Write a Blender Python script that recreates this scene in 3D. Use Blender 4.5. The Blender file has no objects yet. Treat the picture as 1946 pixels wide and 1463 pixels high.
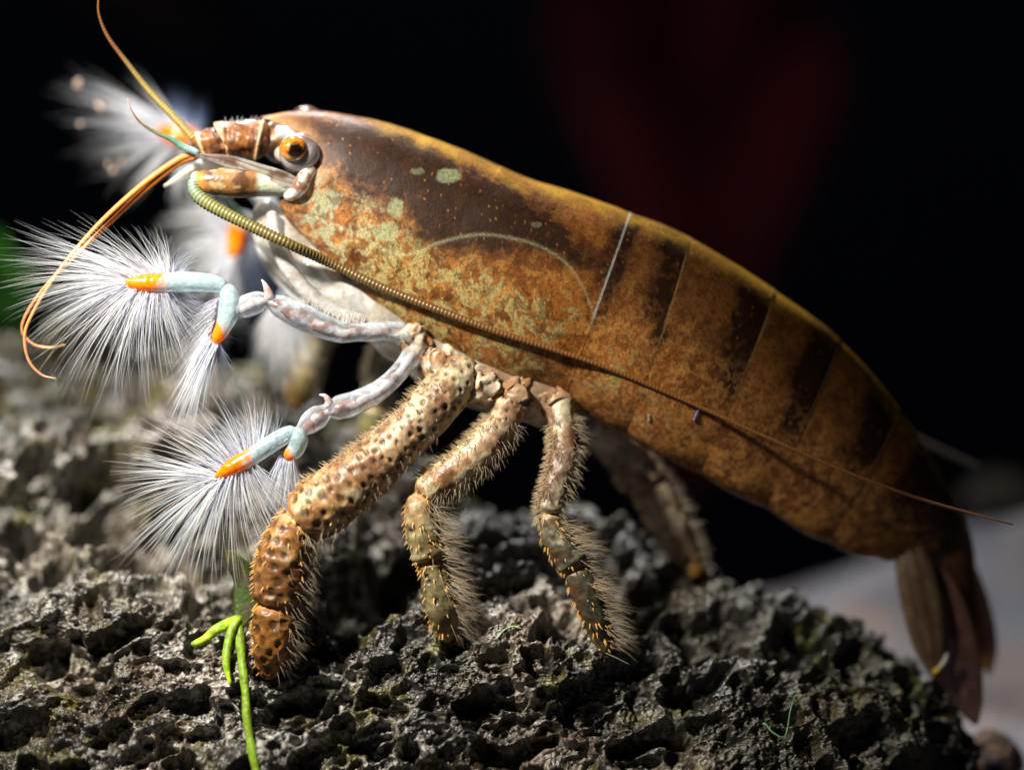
import bpy, math, random
import numpy as np
random.seed(7)
rng = np.random.default_rng(11)
SC = bpy.context.scene
COL = SC.collection

# ------------------------------------------------------------------ scale
S = 5e-5            # metres in one unit: the animal is about 9.5 cm long
D = 5400.0          # camera distance to the middle plane, units
ZOFF = 1100.0       # lifts the scene so the sand bed lies near z = 0
def W(x, y, d):
    """sight line through (x, y) met at depth d behind the middle plane -> point in units"""
    x, y, d = np.asarray(x, float), np.asarray(y, float), np.asarray(d, float)
    k = (D + d) / D
    return np.stack([(x - 973.0) * k, d, (731.5 - y) * k + ZOFF], -1)

# ------------------------------------------------------------------ camera
cam = bpy.data.cameras.new('camera'); camo = bpy.data.objects.new('camera', cam); COL.objects.link(camo)
camo.location = (0, -D * S, ZOFF * S); camo.rotation_euler = (math.pi / 2, 0, 0)
cam.sensor_width = 36; cam.lens = 36 * D / 1946.0
cam.clip_start = 0.01; cam.clip_end = 20
cam.dof.use_dof = True; cam.dof.focus_distance = (D - 105) * S; cam.dof.aperture_fstop = 5.4
SC.camera = camo
# ------------------------------------------------------------------ world, lamps, exposure
world = bpy.data.worlds.new('World'); SC.world = world; world.use_nodes = True
bg = world.node_tree.nodes['Background']; bg.inputs[0].default_value = (0.5, 0.65, 1, 1); bg.inputs[1].default_value = 0.012
def lamp(name, p, target, watts, size, color, spot=None, blend=0.5):
    l = bpy.data.lights.new(name, 'SPOT' if spot else 'POINT'); o = bpy.data.objects.new(name, l); COL.objects.link(o)
    l.energy = watts; l.color = color; l.shadow_soft_size = size * S
    if spot: l.spot_size = math.radians(spot); l.spot_blend = blend
    a = np.array(p) * S; b = np.array(target) * S
    from mathutils import Vector
    o.location = a; o.rotation_euler = (Vector(b) - Vector(a)).to_track_quat('-Z', 'Y').to_euler()
    return o
lamp('key_lamp', W(-1000, -1300, -1450), W(420, 700, -60), 2.25, 100, (1.0, 0.96, 0.88), 47, 1.0)
lamp('back_lamp', W(420, -1500, 900), W(600, 600, 0), 1.7, 120, (0.95, 0.97, 1.0), 80, 0.8)
SC.view_settings.view_transform = 'Standard'; SC.view_settings.look = 'None'
SC.view_settings.exposure = 0.0; SC.view_settings.gamma = 1.0
SC.cycles.use_denoising = True
SC.cycles.max_bounces = 8; SC.cycles.transparent_max_bounces = 12
SC.cycles.sample_clamp_indirect = 4.0

# ------------------------------------------------------------------ noise
def h3(ix, iy, iz, seed):
    with np.errstate(over='ignore'):
        h = (ix.astype(np.uint32) * np.uint32(73856093)) ^ (iy.astype(np.uint32) * np.uint32(19349663)) ^ (iz.astype(np.uint32) * np.uint32(83492791)) ^ np.uint32((seed * 2654435761) & 0xffffffff)
        h ^= h >> np.uint32(15); h *= np.uint32(2246822519); h ^= h >> np.uint32(13); h *= np.uint32(3266489917); h ^= h >> np.uint32(16)
    return h.astype(np.float64) / 4294967296.0
def vnoise(P, seed=0):
    I = np.floor(P).astype(np.int64); f = P - I; f = f * f * (3 - 2 * f); r = 0
    for a in (0, 1):
        wa = f[:, 0] if a else 1 - f[:, 0]
        for b in (0, 1):
            wb = f[:, 1] if b else 1 - f[:, 1]
            for c in (0, 1):
                wc = f[:, 2] if c else 1 - f[:, 2]
                r = r + wa * wb * wc * h3(I[:, 0] + a, I[:, 1] + b, I[:, 2] + c, seed)
    return r
def fbm(P, scale, oct=4, seed=0, gain=0.5):
    Q = P / scale; r = 0; amp = 1; tot = 0
    for k in range(oct):
        r = r + amp * vnoise(Q * 2 ** k + 17.3 * k, seed + k); tot += amp; amp *= gain
    return r / tot
def worley(P, scale, seed=0):
    Q = P / scale; I = np.floor(Q).astype(np.int64)
    f1 = np.full(len(P), 9.0); f2 = np.full(len(P), 9.0); idv = np.zeros(len(P))
    for a in (-1, 0, 1):
        for b in (-1, 0, 1):
            for c in (-1, 0, 1):
                x, y, z = I[:, 0] + a, I[:, 1] + b, I[:, 2] + c
                hx = h3(x, y, z, seed)
                dx = x + hx - Q[:, 0]; dy = y + h3(x, y, z, seed + 1) - Q[:, 1]; dz = z + h3(x, y, z, seed + 2) - Q[:, 2]
                d = np.sqrt(dx * dx + dy * dy + dz * dz)
                n = d < f1
                f2 = np.where(n, f1, np.minimum(f2, d)); idv = np.where(n, hx, idv); f1 = np.where(n, d, f1)
    return f1, f2, idv
def sst(a, b, x):
    t = np.clip((x - a) / (b - a), 0, 1); return t * t * (3 - 2 * t)
def mixc(c, d, t):
    t = np.asarray(t)[..., None]; return c * (1 - t) + np.asarray(d) * t
def rgb(r, g, b):
    return np.array([((v / 255) / 12.92 if v / 255 <= 0.04045 else ((v / 255 + 0.055) / 1.055) ** 2.4) for v in (r, g, b)])

# ------------------------------------------------------------------ splines
def catmull(K, t):
    """K: (n, m) keys, t in key units"""
    K = np.asarray(K, float); n = len(K)
    i = np.clip(np.floor(t).astype(int), 0, n - 2); f = (t - i)[:, None]
    g = lambda j: K[np.clip(j, 0, n - 1)]
    p0, p1, p2, p3 = g(i - 1), g(i), g(i + 1), g(i + 2)
    p0 = np.where((i == 0)[:, None], 2 * p1 - p2, p0); p3 = np.where((i == n - 2)[:, None], 2 * p2 - p1, p3)
    return 0.5 * (2 * p1 + (p2 - p0) * f + (2 * p0 - 5 * p1 + 4 * p2 - p3) * f ** 2 + (3 * p1 - p0 - 3 * p2 + p3) * f ** 3)
def resample(K, ds):
    """K rows (x, y, d, r, ...) in sight-line coordinates -> dense points in units and the rest of the columns"""
    K = np.asarray(K, float)
    t = np.linspace(0, len(K) - 1, 40 * len(K)); A = catmull(K, t)
    P = W(A[:, 0], A[:, 1], A[:, 2]); L = np.r_[0, np.cumsum(np.linalg.norm(np.diff(P, axis=0), axis=1))]
    n = max(4, int(L[-1] / ds)); s = np.linspace(0, L[-1], n + 1)
    P = np.stack([np.interp(s, L, P[:, k]) for k in range(3)], 1)
    E = np.stack([np.interp(s, L, A[:, k]) for k in range(3, A.shape[1])], 1)
    kk = np.interp(s, L, t)
    return P, E, s, kk

# ------------------------------------------------------------------ object helpers
def mk(name, V, F, mat, parent=None, origin=None, col=None, smooth=True):
    V = np.asarray(V, float)
    o0 = np.zeros(3) if origin is None else np.asarray(origin, float)
    me = bpy.data.meshes.new(name)
    Vs = (V - o0) * S
    F = np.asarray(F)
    me.vertices.add(len(Vs)); me.vertices.foreach_set('co', Vs.ravel())
    k = F.shape[1]
    me.loops.add(F.size); me.loops.foreach_set('vertex_index', F.ravel().astype(np.int32))
    me.polygons.add(len(F)); me.polygons.foreach_set('loop_start', np.arange(0, F.size, k, dtype=np.int32))
    me.polygons.foreach_set('loop_total', np.full(len(F), k, dtype=np.int32))
    me.update(calc_edges=True); me.validate()
    if smooth: me.polygons.foreach_set('use_smooth', np.ones(len(me.polygons), bool))
    if col is not None:
        a = me.color_attributes.new('Col', 'FLOAT_COLOR', 'POINT')
        c = np.ones((len(V), 4)); col = np.asarray(col); c[:, :col.shape[-1]] = col
        a.data.foreach_set('color', c.ravel())
    me.materials.append(mat)
    o = bpy.data.objects.new(name, me); COL.objects.link(o)
    if parent is not None: o.parent = parent
    else: o.location = o0 * S
    return o
def tag(o, label, cat, group=None):
    o['label'] = label; o['category'] = cat
    if group: o['group'] = group
    return o
def empty(name, p):
    o = bpy.data.objects.new(name, None); COL.objects.link(o); o.location = np.asarray(p) * S; o.empty_display_size = 0.005
    return o
def grid_faces(nu, nv, wrap):
    i = np.arange(nu - 1)[:, None]; j = np.arange(nv if wrap else nv - 1)[None]
    a = i * nv + j; b = i * nv + (j + 1) % nv
    return np.stack([a, b, b + nv, a + nv], -1).reshape(-1, 4)
def frames(P):
    T = np.gradient(P, axis=0); T /= np.linalg.norm(T, axis=1)[:, None]
    N = np.zeros_like(T); ref = np.array([0, -1.0, 0])      # zero angle looks towards the front
    for i in range(len(T)):
        r = ref - T[i] * (ref @ T[i]); n = np.linalg.norm(r)
        if n < 0.2 and i: r = N[i - 1] - T[i] * (N[i - 1] @ T[i]); n = np.linalg.norm(r)
        N[i] = r / n
    return T, N, np.cross(T, N)
def tube(K, ds=6, nv=14, flat=None, disp=None, cap=True):
    """tapered tube; K rows (x, y, d, r[, flatness of the front-back axis]). returns dict of arrays"""
    P, E, s, kk = resample(K, ds)
    r = E[:, 0].copy(); fl = E[:, 1] if E.shape[1] > 1 else np.ones(len(r))
    if cap:
        L = s[-1]; q = np.minimum(s / np.maximum(r[0], 1), 1); r *= np.sqrt(np.clip(1 - (1 - q) ** 2, 0.0004, 1))
        q = np.minimum((L - s) / np.maximum(E[-1, 0], 1), 1); r *= np.sqrt(np.clip(1 - (1 - q) ** 2, 0.0004, 1))
    T, N, B = frames(P)
    th = np.linspace(0, 2 * math.pi, nv, endpoint=False)
    R = np.repeat(r[:, None], nv, 1); SS = np.repeat(s[:, None], nv, 1); TH = np.repeat(th[None], len(r), 0)
    if disp is not None: R = R + disp(SS, TH, R)
    V = P[:, None] + N[:, None] * (R * np.cos(TH) * fl[:, None])[..., None] + B[:, None] * (R * np.sin(TH))[..., None]
    KK = np.repeat(kk[:, None], nv, 1)
    F = grid_faces(len(r), nv, True)[:, ::-1]
    return dict(V=V.reshape(-1, 3), F=F, s=SS.ravel(), th=TH.ravel(), k=KK.ravel(), P=P, r=E[:, 0], T=T, N=N, B=B, L=s[-1], fl=fl, sl=s)
def join(*ms):
    V = []; F = []; C = []; n = 0
    for v, f, c in ms:
        V.append(v); F.append(np.asarray(f) + n); C.append(np.broadcast_to(c, (len(v), np.asarray(c).shape[-1]))); n += len(v)
    return np.concatenate(V), np.concatenate(F), np.concatenate(C)
def hairs(O, Dr, L, r, bend, ns=6, taper=0.7, tipmin=0.12):
    """joined three-sided tapered bristles"""
    n = len(O); t = np.linspace(0, 1, ns + 1)
    Dr = Dr / np.linalg.norm(Dr, axis=1)[:, None]
    L = np.broadcast_to(L, n)[:, None, None]; r = np.broadcast_to(r, n)
    P = O[:, None] + Dr[:, None] * L * t[None, :, None] + bend[:, None] * L * (t ** 2)[None, :, None]
    a = np.cross(Dr, np.array([0.3, 1, 0.2])); a /= np.linalg.norm(a, axis=1)[:, None] + 1e-9
    b = np.cross(Dr, a)
    rad = r[:, None] * ((1 - t) ** taper * (1 - tipmin) + tipmin)[None]
    V = []
    for k in range(3):
        c, s_ = math.cos(k * 2.0944), math.sin(k * 2.0944)
        V.append(P + (a * c + b * s_)[:, None] * rad[..., None])
    V = np.stack(V, 2)                      # n, ns+1, 3, 3
    base = np.arange(n)[:, None, None] * (ns + 1) * 3
    i = np.arange(ns)[None, :, None]; j = np.arange(3)[None, None]
    q = base + i * 3
    F = np.stack([q + j, q + (j + 1) % 3, q + 3 + (j + 1) % 3, q + 3 + j], -1).reshape(-1, 4)
    tt = np.broadcast_to(t[None, :, None], (n, ns + 1, 3)).reshape(-1)
    idx = np.broadcast_to(np.arange(n)[:, None, None], (n, ns + 1, 3)).reshape(-1)
    return V.reshape(-1, 3), F, tt, idx

# ------------------------------------------------------------------ materials
def material(name, rough=0.5, spec=0.35, sss=0.0, sss_r=(1, .5, .25), sss_len=12, nscale=0, namp=0.0, bump=0.0, bscale=10, coat=0.0, translucent=0.0, base=None, alpha=1.0, trans=0.0, valpha=False):
    m = bpy.data.materials.new(name); m.use_nodes = True; nt = m.node_tree; N = nt.nodes; L = nt.links
    b = N['Principled BSDF']; out = N['Material Output']
    b.inputs['Roughness'].default_value = rough; b.inputs['Specular IOR Level'].default_value = spec
    if base is None:
        at = N.new('ShaderNodeVertexColor'); at.layer_name = 'Col'; c = at.outputs[0]
    else:
        at = N.new('ShaderNodeRGB'); at.outputs[0].default_value = (*base, 1); c = at.outputs[0]
    tc = N.new('ShaderNodeTexCoord')
    if namp:
        n = N.new('ShaderNodeTexNoise'); n.inputs['Scale'].default_value = 1 / (nscale * S); n.inputs['Detail'].default_value = 4; n.inputs['Roughness'].default_value = 0.65
        L.new(tc.outputs['Object'], n.inputs['Vector'])
        mr = N.new('ShaderNodeMapRange'); mr.inputs[1].default_value = 0.3; mr.inputs[2].default_value = 0.7; mr.inputs[3].default_value = 1 - namp; mr.inputs[4].default_value = 1 + namp
        L.new(n.outputs['Fac'], mr.inputs[0])
        mu = N.new('ShaderNodeMix'); mu.data_type = 'RGBA'; mu.blend_type = 'MULTIPLY'; mu.inputs[0].default_value = 1
        L.new(c, mu.inputs[6]); L.new(mr.outputs[0], mu.inputs[7]); c = mu.outputs[2]
    L.new(c, b.inputs['Base Color'])
    if bump:
        n2 = N.new('ShaderNodeTexNoise'); n2.inputs['Scale'].default_value = 1 / (bscale * S); n2.inputs['Detail'].default_value = 5
        L.new(tc.outputs['Object'], n2.inputs['Vector'])
        bp = N.new('ShaderNodeBump'); bp.inputs['Strength'].default_value = 1; bp.inputs['Distance'].default_value = bump * S
        L.new(n2.outputs['Fac'], bp.inputs['Height']); L.new(bp.outputs[0], b.inputs['Normal'])
    if sss:
        b.inputs['Subsurface Weight'].default_value = sss; b.inputs['Subsurface Radius'].default_value = sss_r; b.inputs['Subsurface Scale'].default_value = sss_len * S
    if coat: b.inputs['Coat Weight'].default_value = coat; b.inputs['Coat Roughness'].default_value = 0.08
    if trans: b.inputs['Transmission Weight'].default_value = trans; b.inputs['IOR'].default_value = 1.15
    if alpha < 1: b.inputs['Alpha'].default_value = alpha
    if valpha: L.new(at.outputs[1], b.inputs['Alpha'])
    if translucent:
        tr = N.new('ShaderNodeBsdfTranslucent'); L.new(c, tr.inputs[0]); mx = N.new('ShaderNodeMixShader'); mx.inputs[0].default_value = translucent
        L.new(b.outputs[0], mx.inputs[1]); L.new(tr.outputs[0], mx.inputs[2]); res = mx.outputs[0]
        if valpha or alpha < 1:
            tp = N.new('ShaderNodeBsdfTransparent'); m2 = N.new('ShaderNodeMixShader'); L.new(tp.outputs[0], m2.inputs[1]); L.new(res, m2.inputs[2]); res = m2.outputs[0]
            b.inputs['Alpha'].default_value = 1
            for l in list(b.inputs['Alpha'].links): L.remove(l)
            if valpha: L.new(at.outputs[1], m2.inputs[0])
            else: m2.inputs[0].default_value = alpha
        L.new(res, out.inputs[0])
    return m
M_shell = material('shell', 0.5, 0.14, 0.12, (1, .5, .25), 10, 4.5, 0.46, 0.5, 5)
M_leg = material('leg_shell', 0.4, 0.35, 0.2, (1, .5, .25), 10, 6, 0.22, 1.0, 6)
M_clear = material('clear_shell', 0.22, 0.5, 0, nscale=9, namp=0.25, bump=1.2, bscale=8, coat=0.5, translucent=0.3, alpha=0.72)
M_glass = material('glassy_shell', 0.16, 0.6, 0, nscale=9, namp=0.3, bump=1.6, bscale=9, coat=0.7, translucent=0.35, valpha=True)
M_bristle = material('bristle', 0.3, 0.6, translucent=0.5, valpha=True)
M_hair = material('hair', 0.4, 0.4, translucent=0.35, alpha=0.75)
M_tail = material('tail_blade', 0.4, 0.3, nscale=10, namp=0.2, translucent=0.35, alpha=0.88)
M_antenna = material('antenna_shell', 0.38, 0.4, 0.1, nscale=6, namp=0.2)
M_eye = material('cornea', 0.12, 0.6, coat=0.8)
M_rock = material('lava_stone', 0.3, 0.6, nscale=7, namp=0.45, bump=3.0, bscale=6)
M_sand = material('sand', 0.9, 0.2, nscale=14, namp=0.3, bump=5, bscale=10)
M_leaf = material('leaf', 0.45, 0.35, nscale=10, namp=0.35, bump=1.6, bscale=8, translucent=0.2)
M_dark = material('dark_glass', 0.7, 0.2, base=(0.10, 0.12, 0.17))

# ================================================================== SETTING
# ---- sand bed: slopes up behind the rock to a bank on the right, then falls away
gx = np.linspace(-4500, 5200, 240); gd = np.r_[np.linspace(-2500, 1800, 150), np.linspace(1850, 6500, 40)]
GX, GD = np.meshgrid(gx, gd, indexing='ij')
crest = np.interp(GX, [-4500, 0, 350, 620, 1150, 2000, 5200], [-700, -640, -560, -470, -285, -200, -150])
low = -930.0
hz = np.where(GD < 1000, low + (crest - low) * sst(-100, 1050, GD), crest + (low - crest) * sst(1000, 2300, GD))
Pg = np.stack([GX, GD, hz + ZOFF], -1).reshape(-1, 3)
Pg[:, 2] += (fbm(Pg, 160, 3, 5) - .5) * 46 + (fbm(Pg, 40, 3, 9) - .5) * 16
cs = mixc(np.tile(rgb(150, 150, 158), (len(Pg), 1)), rgb(170, 150, 138), sst(.45, .65, fbm(Pg, 260, 3, 31)))
cs = mixc(cs, rgb(88, 88, 96), sst(.5, .7, fbm(Pg, 90, 3, 41)) * .6) * .62
o = mk('sand_bed', Pg, grid_faces(len(gx), len(gd), False), M_sand, col=cs); o['kind'] = 'structure'
# ---- dark rear pane of the tank
Vb = np.array([[-9000, 6600, -200], [9000, 6600, -200], [9000, 6600, 9000], [-9000, 6600, 9000], [-9000, 6700, -200], [9000, 6700, -200], [9000, 6700, 9000], [-9000, 6700, 9000]], float)
Fb = [[0, 1, 2, 3], [5, 4, 7, 6], [4, 0, 3, 7], [1, 5, 6, 2], [3, 2, 6, 7], [4, 5, 1, 0]]
o = mk('rear_wall', Vb, Fb, M_dark, smooth=False); o['kind'] = 'structure'

# ================================================================== LAVA ROCK
RX = np.array([-420, -200, 100, 300, 500, 700, 870, 1100, 1330, 1500, 1660, 1780, 1880, 1960.])
RP = np.array([  # nine (y, depth) stations from the front foot over the ridge to the back, per column
 [(1950,-260),(1463,-150),(1250,-90),(1110,-40),(950,70),(800,200),(640,420),(700,600),(1750,900)],
 [(1950,-260),(1463,-150),(1250,-90),(1110,-40),(950,70),(800,200),(630,420),(690,600),(1750,900)],
 [(1950,-260),(1463,-150),(1260,-95),(1120,-45),(960,80),(800,200),(640,420),(700,580),(1750,880)],
 [(1950,-270),(1463,-155),(1280,-100),(1140,-50),(1010,110),(850,190),(690,400),(730,540),(1750,850)],
 [(1950,-280),(1463,-160),(1300,-100),(1170,-45),(1020,90),(860,200),(720,350),(760,480),(1750,800)],
 [(1950,-280),(1463,-165),(1280,-115),(1160,-50),(1040,60),(930,170),(825,290),(850,410),(1750,760)],
 [(1950,-280),(1463,-165),(1310,-125),(1215,-85),(1110,0),(1010,110),(925,220),(960,350),(1750,700)],
 [(1950,-280),(1463,-165),(1330,-125),(1240,-85),(1140,10),(1060,100),(1000,200),(1030,320),(1750,640)],
 [(1950,-260),(1470,-150),(1360,-105),(1270,-55),(1190,20),(1130,70),(1080,130),(1110,240),(1750,560)],
 [(1950,-230),(1510,-140),(1410,-100),(1330,-50),(1255,10),(1195,60),(1145,120),(1180,200),(1750,480)],
 [(1950,-200),(1560,-120),(1460,-80),(1380,-40),(1305,0),(1250,50),(1205,100),(1240,170),(1750,400)],
 [(1950,-170),(1640,-100),(1540,-60),(1470,-20),(1410,20),(1350,50),(1308,80),(1350,150),(1750,330)],
 [(1950,-110),(1780,-60),(1690,-30),(1620,0),(1560,20),(1510,40),(1470,60),(1520,120),(1750,260)],
 [(1960,-40),(1900,-20),(1860,0),(1840,20),(1820,40),(1810,60),(1800,80),(1820,110),(1900,180)]], float)
nx, nr = 1020, 470
tx = np.interp(np.linspace(-420, 1960, nx), RX, np.arange(len(RX)))
rows = catmull(RP.reshape(len(RX), -1), tx).reshape(nx, 9, 2)
xs = np.linspace(-420, 1960, nx)
rowt = np.r_[np.linspace(0, 1, 24, endpoint=False), np.linspace(1, 6.2, 400, endpoint=False), np.linspace(6.2, 8, 46)]
YD = catmull(rows.transpose(1, 0, 2).reshape(9, -1), rowt).reshape(len(rowt), nx, 2)
PR = W(np.broadcast_to(xs[None], YD.shape[:2]), YD[..., 0], YD[..., 1])
def normals(G):
    a = np.gradient(G, axis=0); b = np.gradient(G, axis=1); n = np.cross(b, a); return n / (np.linalg.norm(n, axis=2)[..., None] + 1e-9)
NR = normals(PR).reshape(-1, 3); P0 = PR.reshape(-1, 3)
warp = np.stack([fbm(P0, 60, 3, 100 + k) - .5 for k in range(3)], 1)
PS = P0.copy(); _a = math.radians(20); PS[:, 0] = (P0[:, 0] * math.cos(_a) + P0[:, 2] * math.sin(_a)) / 1.25; PS[:, 2] = -P0[:, 0] * math.sin(_a) + P0[:, 2] * math.cos(_a)
big = fbm(P0, 260, 4, 3) - .5
left = sst(620, 250, P0[:, 0] + 973 + P0[:, 1] * .3) * sst(-20, 120, P0[:, 1])          # coarse open cells at the back left
f1, f2, idm = worley(PS + warp * 46, 50, 5); med = sst(.58, .40, f1) * (.25 + idm)
g1, g2, idl = worley(PS + warp * 70, 130, 8); lar = sst(.60 + .06 * left, .42 + .06 * left, g1) * np.where(idl > .25, 1, 0)
k1, k2, ids = worley(PS + warp * 34, 25, 21); sml = sst(.60, .34, k1) * (.45 + .8 * ids)
e1, e2, _ = worley(PS + warp * 14, 10, 33); fine = sst(.05, .3, e2 - e1)
rough_zone = sst(.36, .58, fbm(P0, 130, 3, 71))
h = big * 90 - med * 34 * (1 - .4 * left) - lar * (44 + 40 * left) - sml * 17 * (.4 + rough_zone * .8) - fine * 4.5 + (fbm(P0, 30, 4, 15) - .5) * 22 + (fbm(P0, 9, 3, 16) - .5) * 7
def rock_lift(x, y, d, r=28):
    p = W(x, y, d); m = np.linalg.norm(P0 - p, axis=1) < r
    return float(h[m].mean()) if m.any() else 0.0
XG = np.broadcast_to(xs[None], YD.shape[:2]).ravel(); YG = YD[..., 0].ravel(); front_side = (np.broadcast_to(rowt[:, None], YD.shape[:2]).ravel() < 6.1)
wx, wy = (fbm(P0, 70, 3, 131) - .5) * 50, (fbm(P0, 70, 3, 132) - .5) * 50
for hx, hy, rx, ry, an, dep in ((180, 772, 62, 34, -25, 95), (75, 872, 46, 32, -20, 85), (195, 890, 62, 32, -30, 95), (40, 770, 44, 28, -20, 85), (340, 1010, 105, 66, -15, 110), (180, 985, 70, 40, -25, 90), (20, 990, 46, 44, 0, 85), (110, 700, 40, 22, -20, 80), (300, 745, 36, 20, -30, 80), (390, 905, 36, 24, -20, 80), (100, 1060, 50, 26, -20, 70),
        (-60, 860, 60, 40, -20, 90), (330, 850, 40, 24, -30, 85), (690, 1110, 90, 70, -10, 80), (620, 1190, 60, 44, 0, 60), (560, 1350, 70, 46, -10, 70), (700, 1400, 46, 26, -20, 50), (900, 1330, 40, 20, -35, 46), (1060, 1195, 60, 22, -25, 46), (1210, 1250, 44, 26, -15, 46),
        (1330, 1300, 70, 24, -20, 56), (1000, 1420, 90, 22, -14, 56), (1240, 1400, 80, 26, -14, 56), (80, 1250, 46, 30, -20, 60), (240, 1200, 60, 26, -30, 50), (280, 1430, 50, 22, -20, 40), (1420, 1240, 60, 22, 20, 46), (850, 1160, 46, 20, -20, 36), (960, 1060, 60, 22, -10, 40), (430, 760, 40, 24, -20, 90), (590, 800, 46, 26, 0, 90)):
    a = math.radians(-an); dx, dy = XG + wx - hx, YG + wy - hy
    q = np.hypot((dx * math.cos(a) - dy * math.sin(a)) / rx, (dx * math.sin(a) + dy * math.cos(a)) / ry)
    h = h - dep * sst(1.08, .62, q) * front_side
VR = P0 + NR * h[:, None]
cr = mixc(np.tile(rgb(122, 114, 102), (len(VR), 1)), rgb(66, 58, 52), sst(.4, .65, fbm(VR, 90, 4, 51)))
cr = mixc(cr, rgb(214, 212, 204), sst(.46, .6, fbm(VR, 13, 4, 52)) * sst(.34, .6, fbm(VR, 170, 3, 53)) * .85)
cr = mixc(cr, rgb(235, 230, 215), sst(.68, .74, fbm(VR, 6, 2, 57)) * .7)
cr = mixc(cr, rgb(96, 98, 40), sst(.56, .7, fbm(VR, 70, 4, 54)) * .6)
cr = mixc(cr, rgb(150, 98, 46), sst(.72, .78, fbm(VR, 20, 3, 55)) * .6)
cr = mixc(cr, rgb(112, 86, 80), sst(.5, .7, fbm(VR, 120, 3, 56)) * .5 * sst(-20, 150, VR[:, 1]))
cr = mixc(cr, rgb(150, 120, 90), sst(.5, .62, fbm(VR, 45, 4, 58)) * .35)
cr = mixc(cr, rgb(50, 54, 30), sst(150, 560, VR[:, 0]) * (.35 + .45 * sst(.4, .6, fbm(VR, 80, 4, 60))))  # shade of the right slope painted into the rock colour
cr = cr * np.array([1.06, .97, .84]) * (.09 + .26 * sst(.4, .62, fbm(VR, 230, 3, 59)))[:, None]
cr = mixc(cr, rgb(96, 92, 34), sst(.52, .64, fbm(VR, 34, 4, 65)) * sst(.45, .6, fbm(VR, 150, 3, 66)) * .5)
cr = mixc(cr, rgb(196, 190, 178), sst(.52, .62, fbm(VR, 11, 4, 63)) * sst(.42, .58, fbm(VR, 190, 3, 64)) * sst(420, 100, VR[:, 0]) * .5)
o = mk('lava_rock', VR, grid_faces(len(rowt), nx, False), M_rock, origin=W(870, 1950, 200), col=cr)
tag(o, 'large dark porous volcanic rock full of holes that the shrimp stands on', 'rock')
def rock_d(x, y):
    """depth of the undisturbed rock face seen at (x, y)"""
    t = np.interp(x, RX, np.arange(len(RX))); c = catmull(RP.reshape(len(RX), -1), np.array([t])).reshape(9, 2)
    return float(np.interp(-y, -c[:7, 0], c[:7, 1]))

# ================================================================== SHRIMP
ROOT = W(900, 1215, -60)
shrimp = empty('fan_shrimp', ROOT)
tag(shrimp, 'brown mottled freshwater shrimp with white feathery feeding fans standing on porous rock', 'shrimp')
def part(name, V, F, mat, col, parent=None, smooth=True, stuff=False, label=None):
    o = mk(name, V, F, mat, parent or shrimp, ROOT, col, smooth)
    if stuff: o['kind'] = 'stuff'
    if label: o['label'] = label
    return o

# ---- trunk: carapace with rostrum and orbit, six abdominal rings, one continuous skin
ST = np.array([  # dorsal x y, ventral x y, half width, centre depth
 [690, 224, 575, 468, 82, 0], [780, 248, 640, 540, 98, 0], [880, 285, 725, 605, 112, 0], [1000, 337, 832, 668, 122, 0],
 [1100, 370, 955, 727, 124, 3], [1200, 405, 1075, 757, 120, 8], [1315, 455, 1190, 825, 112, 16], [1477, 557, 1330, 900, 100, 34],
 [1600, 650, 1455, 963, 86, 58], [1712, 785, 1575, 1030, 70, 88], [1790, 905, 1665, 1060, 54, 115], [1838, 1005, 1712, 1060, 40, 135]], float)
FE = np.array([  # front edge of the carapace: angle / pi, x, y, half depth
 [0, 495, 222, 0], [.05, 508, 226, 9], [.10, 528, 234, 18], [.17, 557, 248, 30], [.24, 586, 257, 42], [.30, 604, 272, 54], [.37, 609, 296, 62],
 [.45, 597, 320, 66], [.53, 578, 336, 68], [.61, 573, 354, 68], [.71, 548, 378, 64], [.81, 530, 387, 56], [.91, 538, 406, 40], [1, 552, 428, 8]], float)
uk = [np.linspace(0, 1, 60, endpoint=False)]
for i in range(1, len(ST)):
    n = int(np.hypot(*(ST[i, :2] - ST[i - 1, :2])) / (2.2 if i <= 5 else 1.7))
    f = np.linspace(0, 1, n, endpoint=False)
    if i >= 6: f = np.unique(np.r_[f, .004, .008, .012, .972, .979, .985, .99, .995])
    uk.append(i + f)
uk = np.concatenate(uk + [[len(ST)]]); nu = len(uk); nv = 300
v = np.linspace(0, 2 * math.pi, nv, endpoint=False); va = np.where(v <= math.pi, v, 2 * math.pi - v) / math.pi; side = np.where(v <= math.pi, -1.0, 1.0)
def ring(row):
    dx, dy, vx, vy, w, dc = row
    f = (1 - np.cos(va * math.pi)) / 2
    sn = np.sin(va * math.pi) ** .86 * (1 - .22 * f ** 2)
    return np.stack([dx + (vx - dx) * f, dy + (vy - dy) * f, dc + side * w * sn], 1)
fr = np.stack([np.interp(va, FE[:, 0], FE[:, k]) for k in (1, 2, 3)], 1); fr[:, 2] *= side
keys = np.stack([fr] + [ring(r) for r in ST])                       # (13, nv, 3)
G = catmull(keys.reshape(len(keys), -1), uk).reshape(nu, nv, 3)
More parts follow.
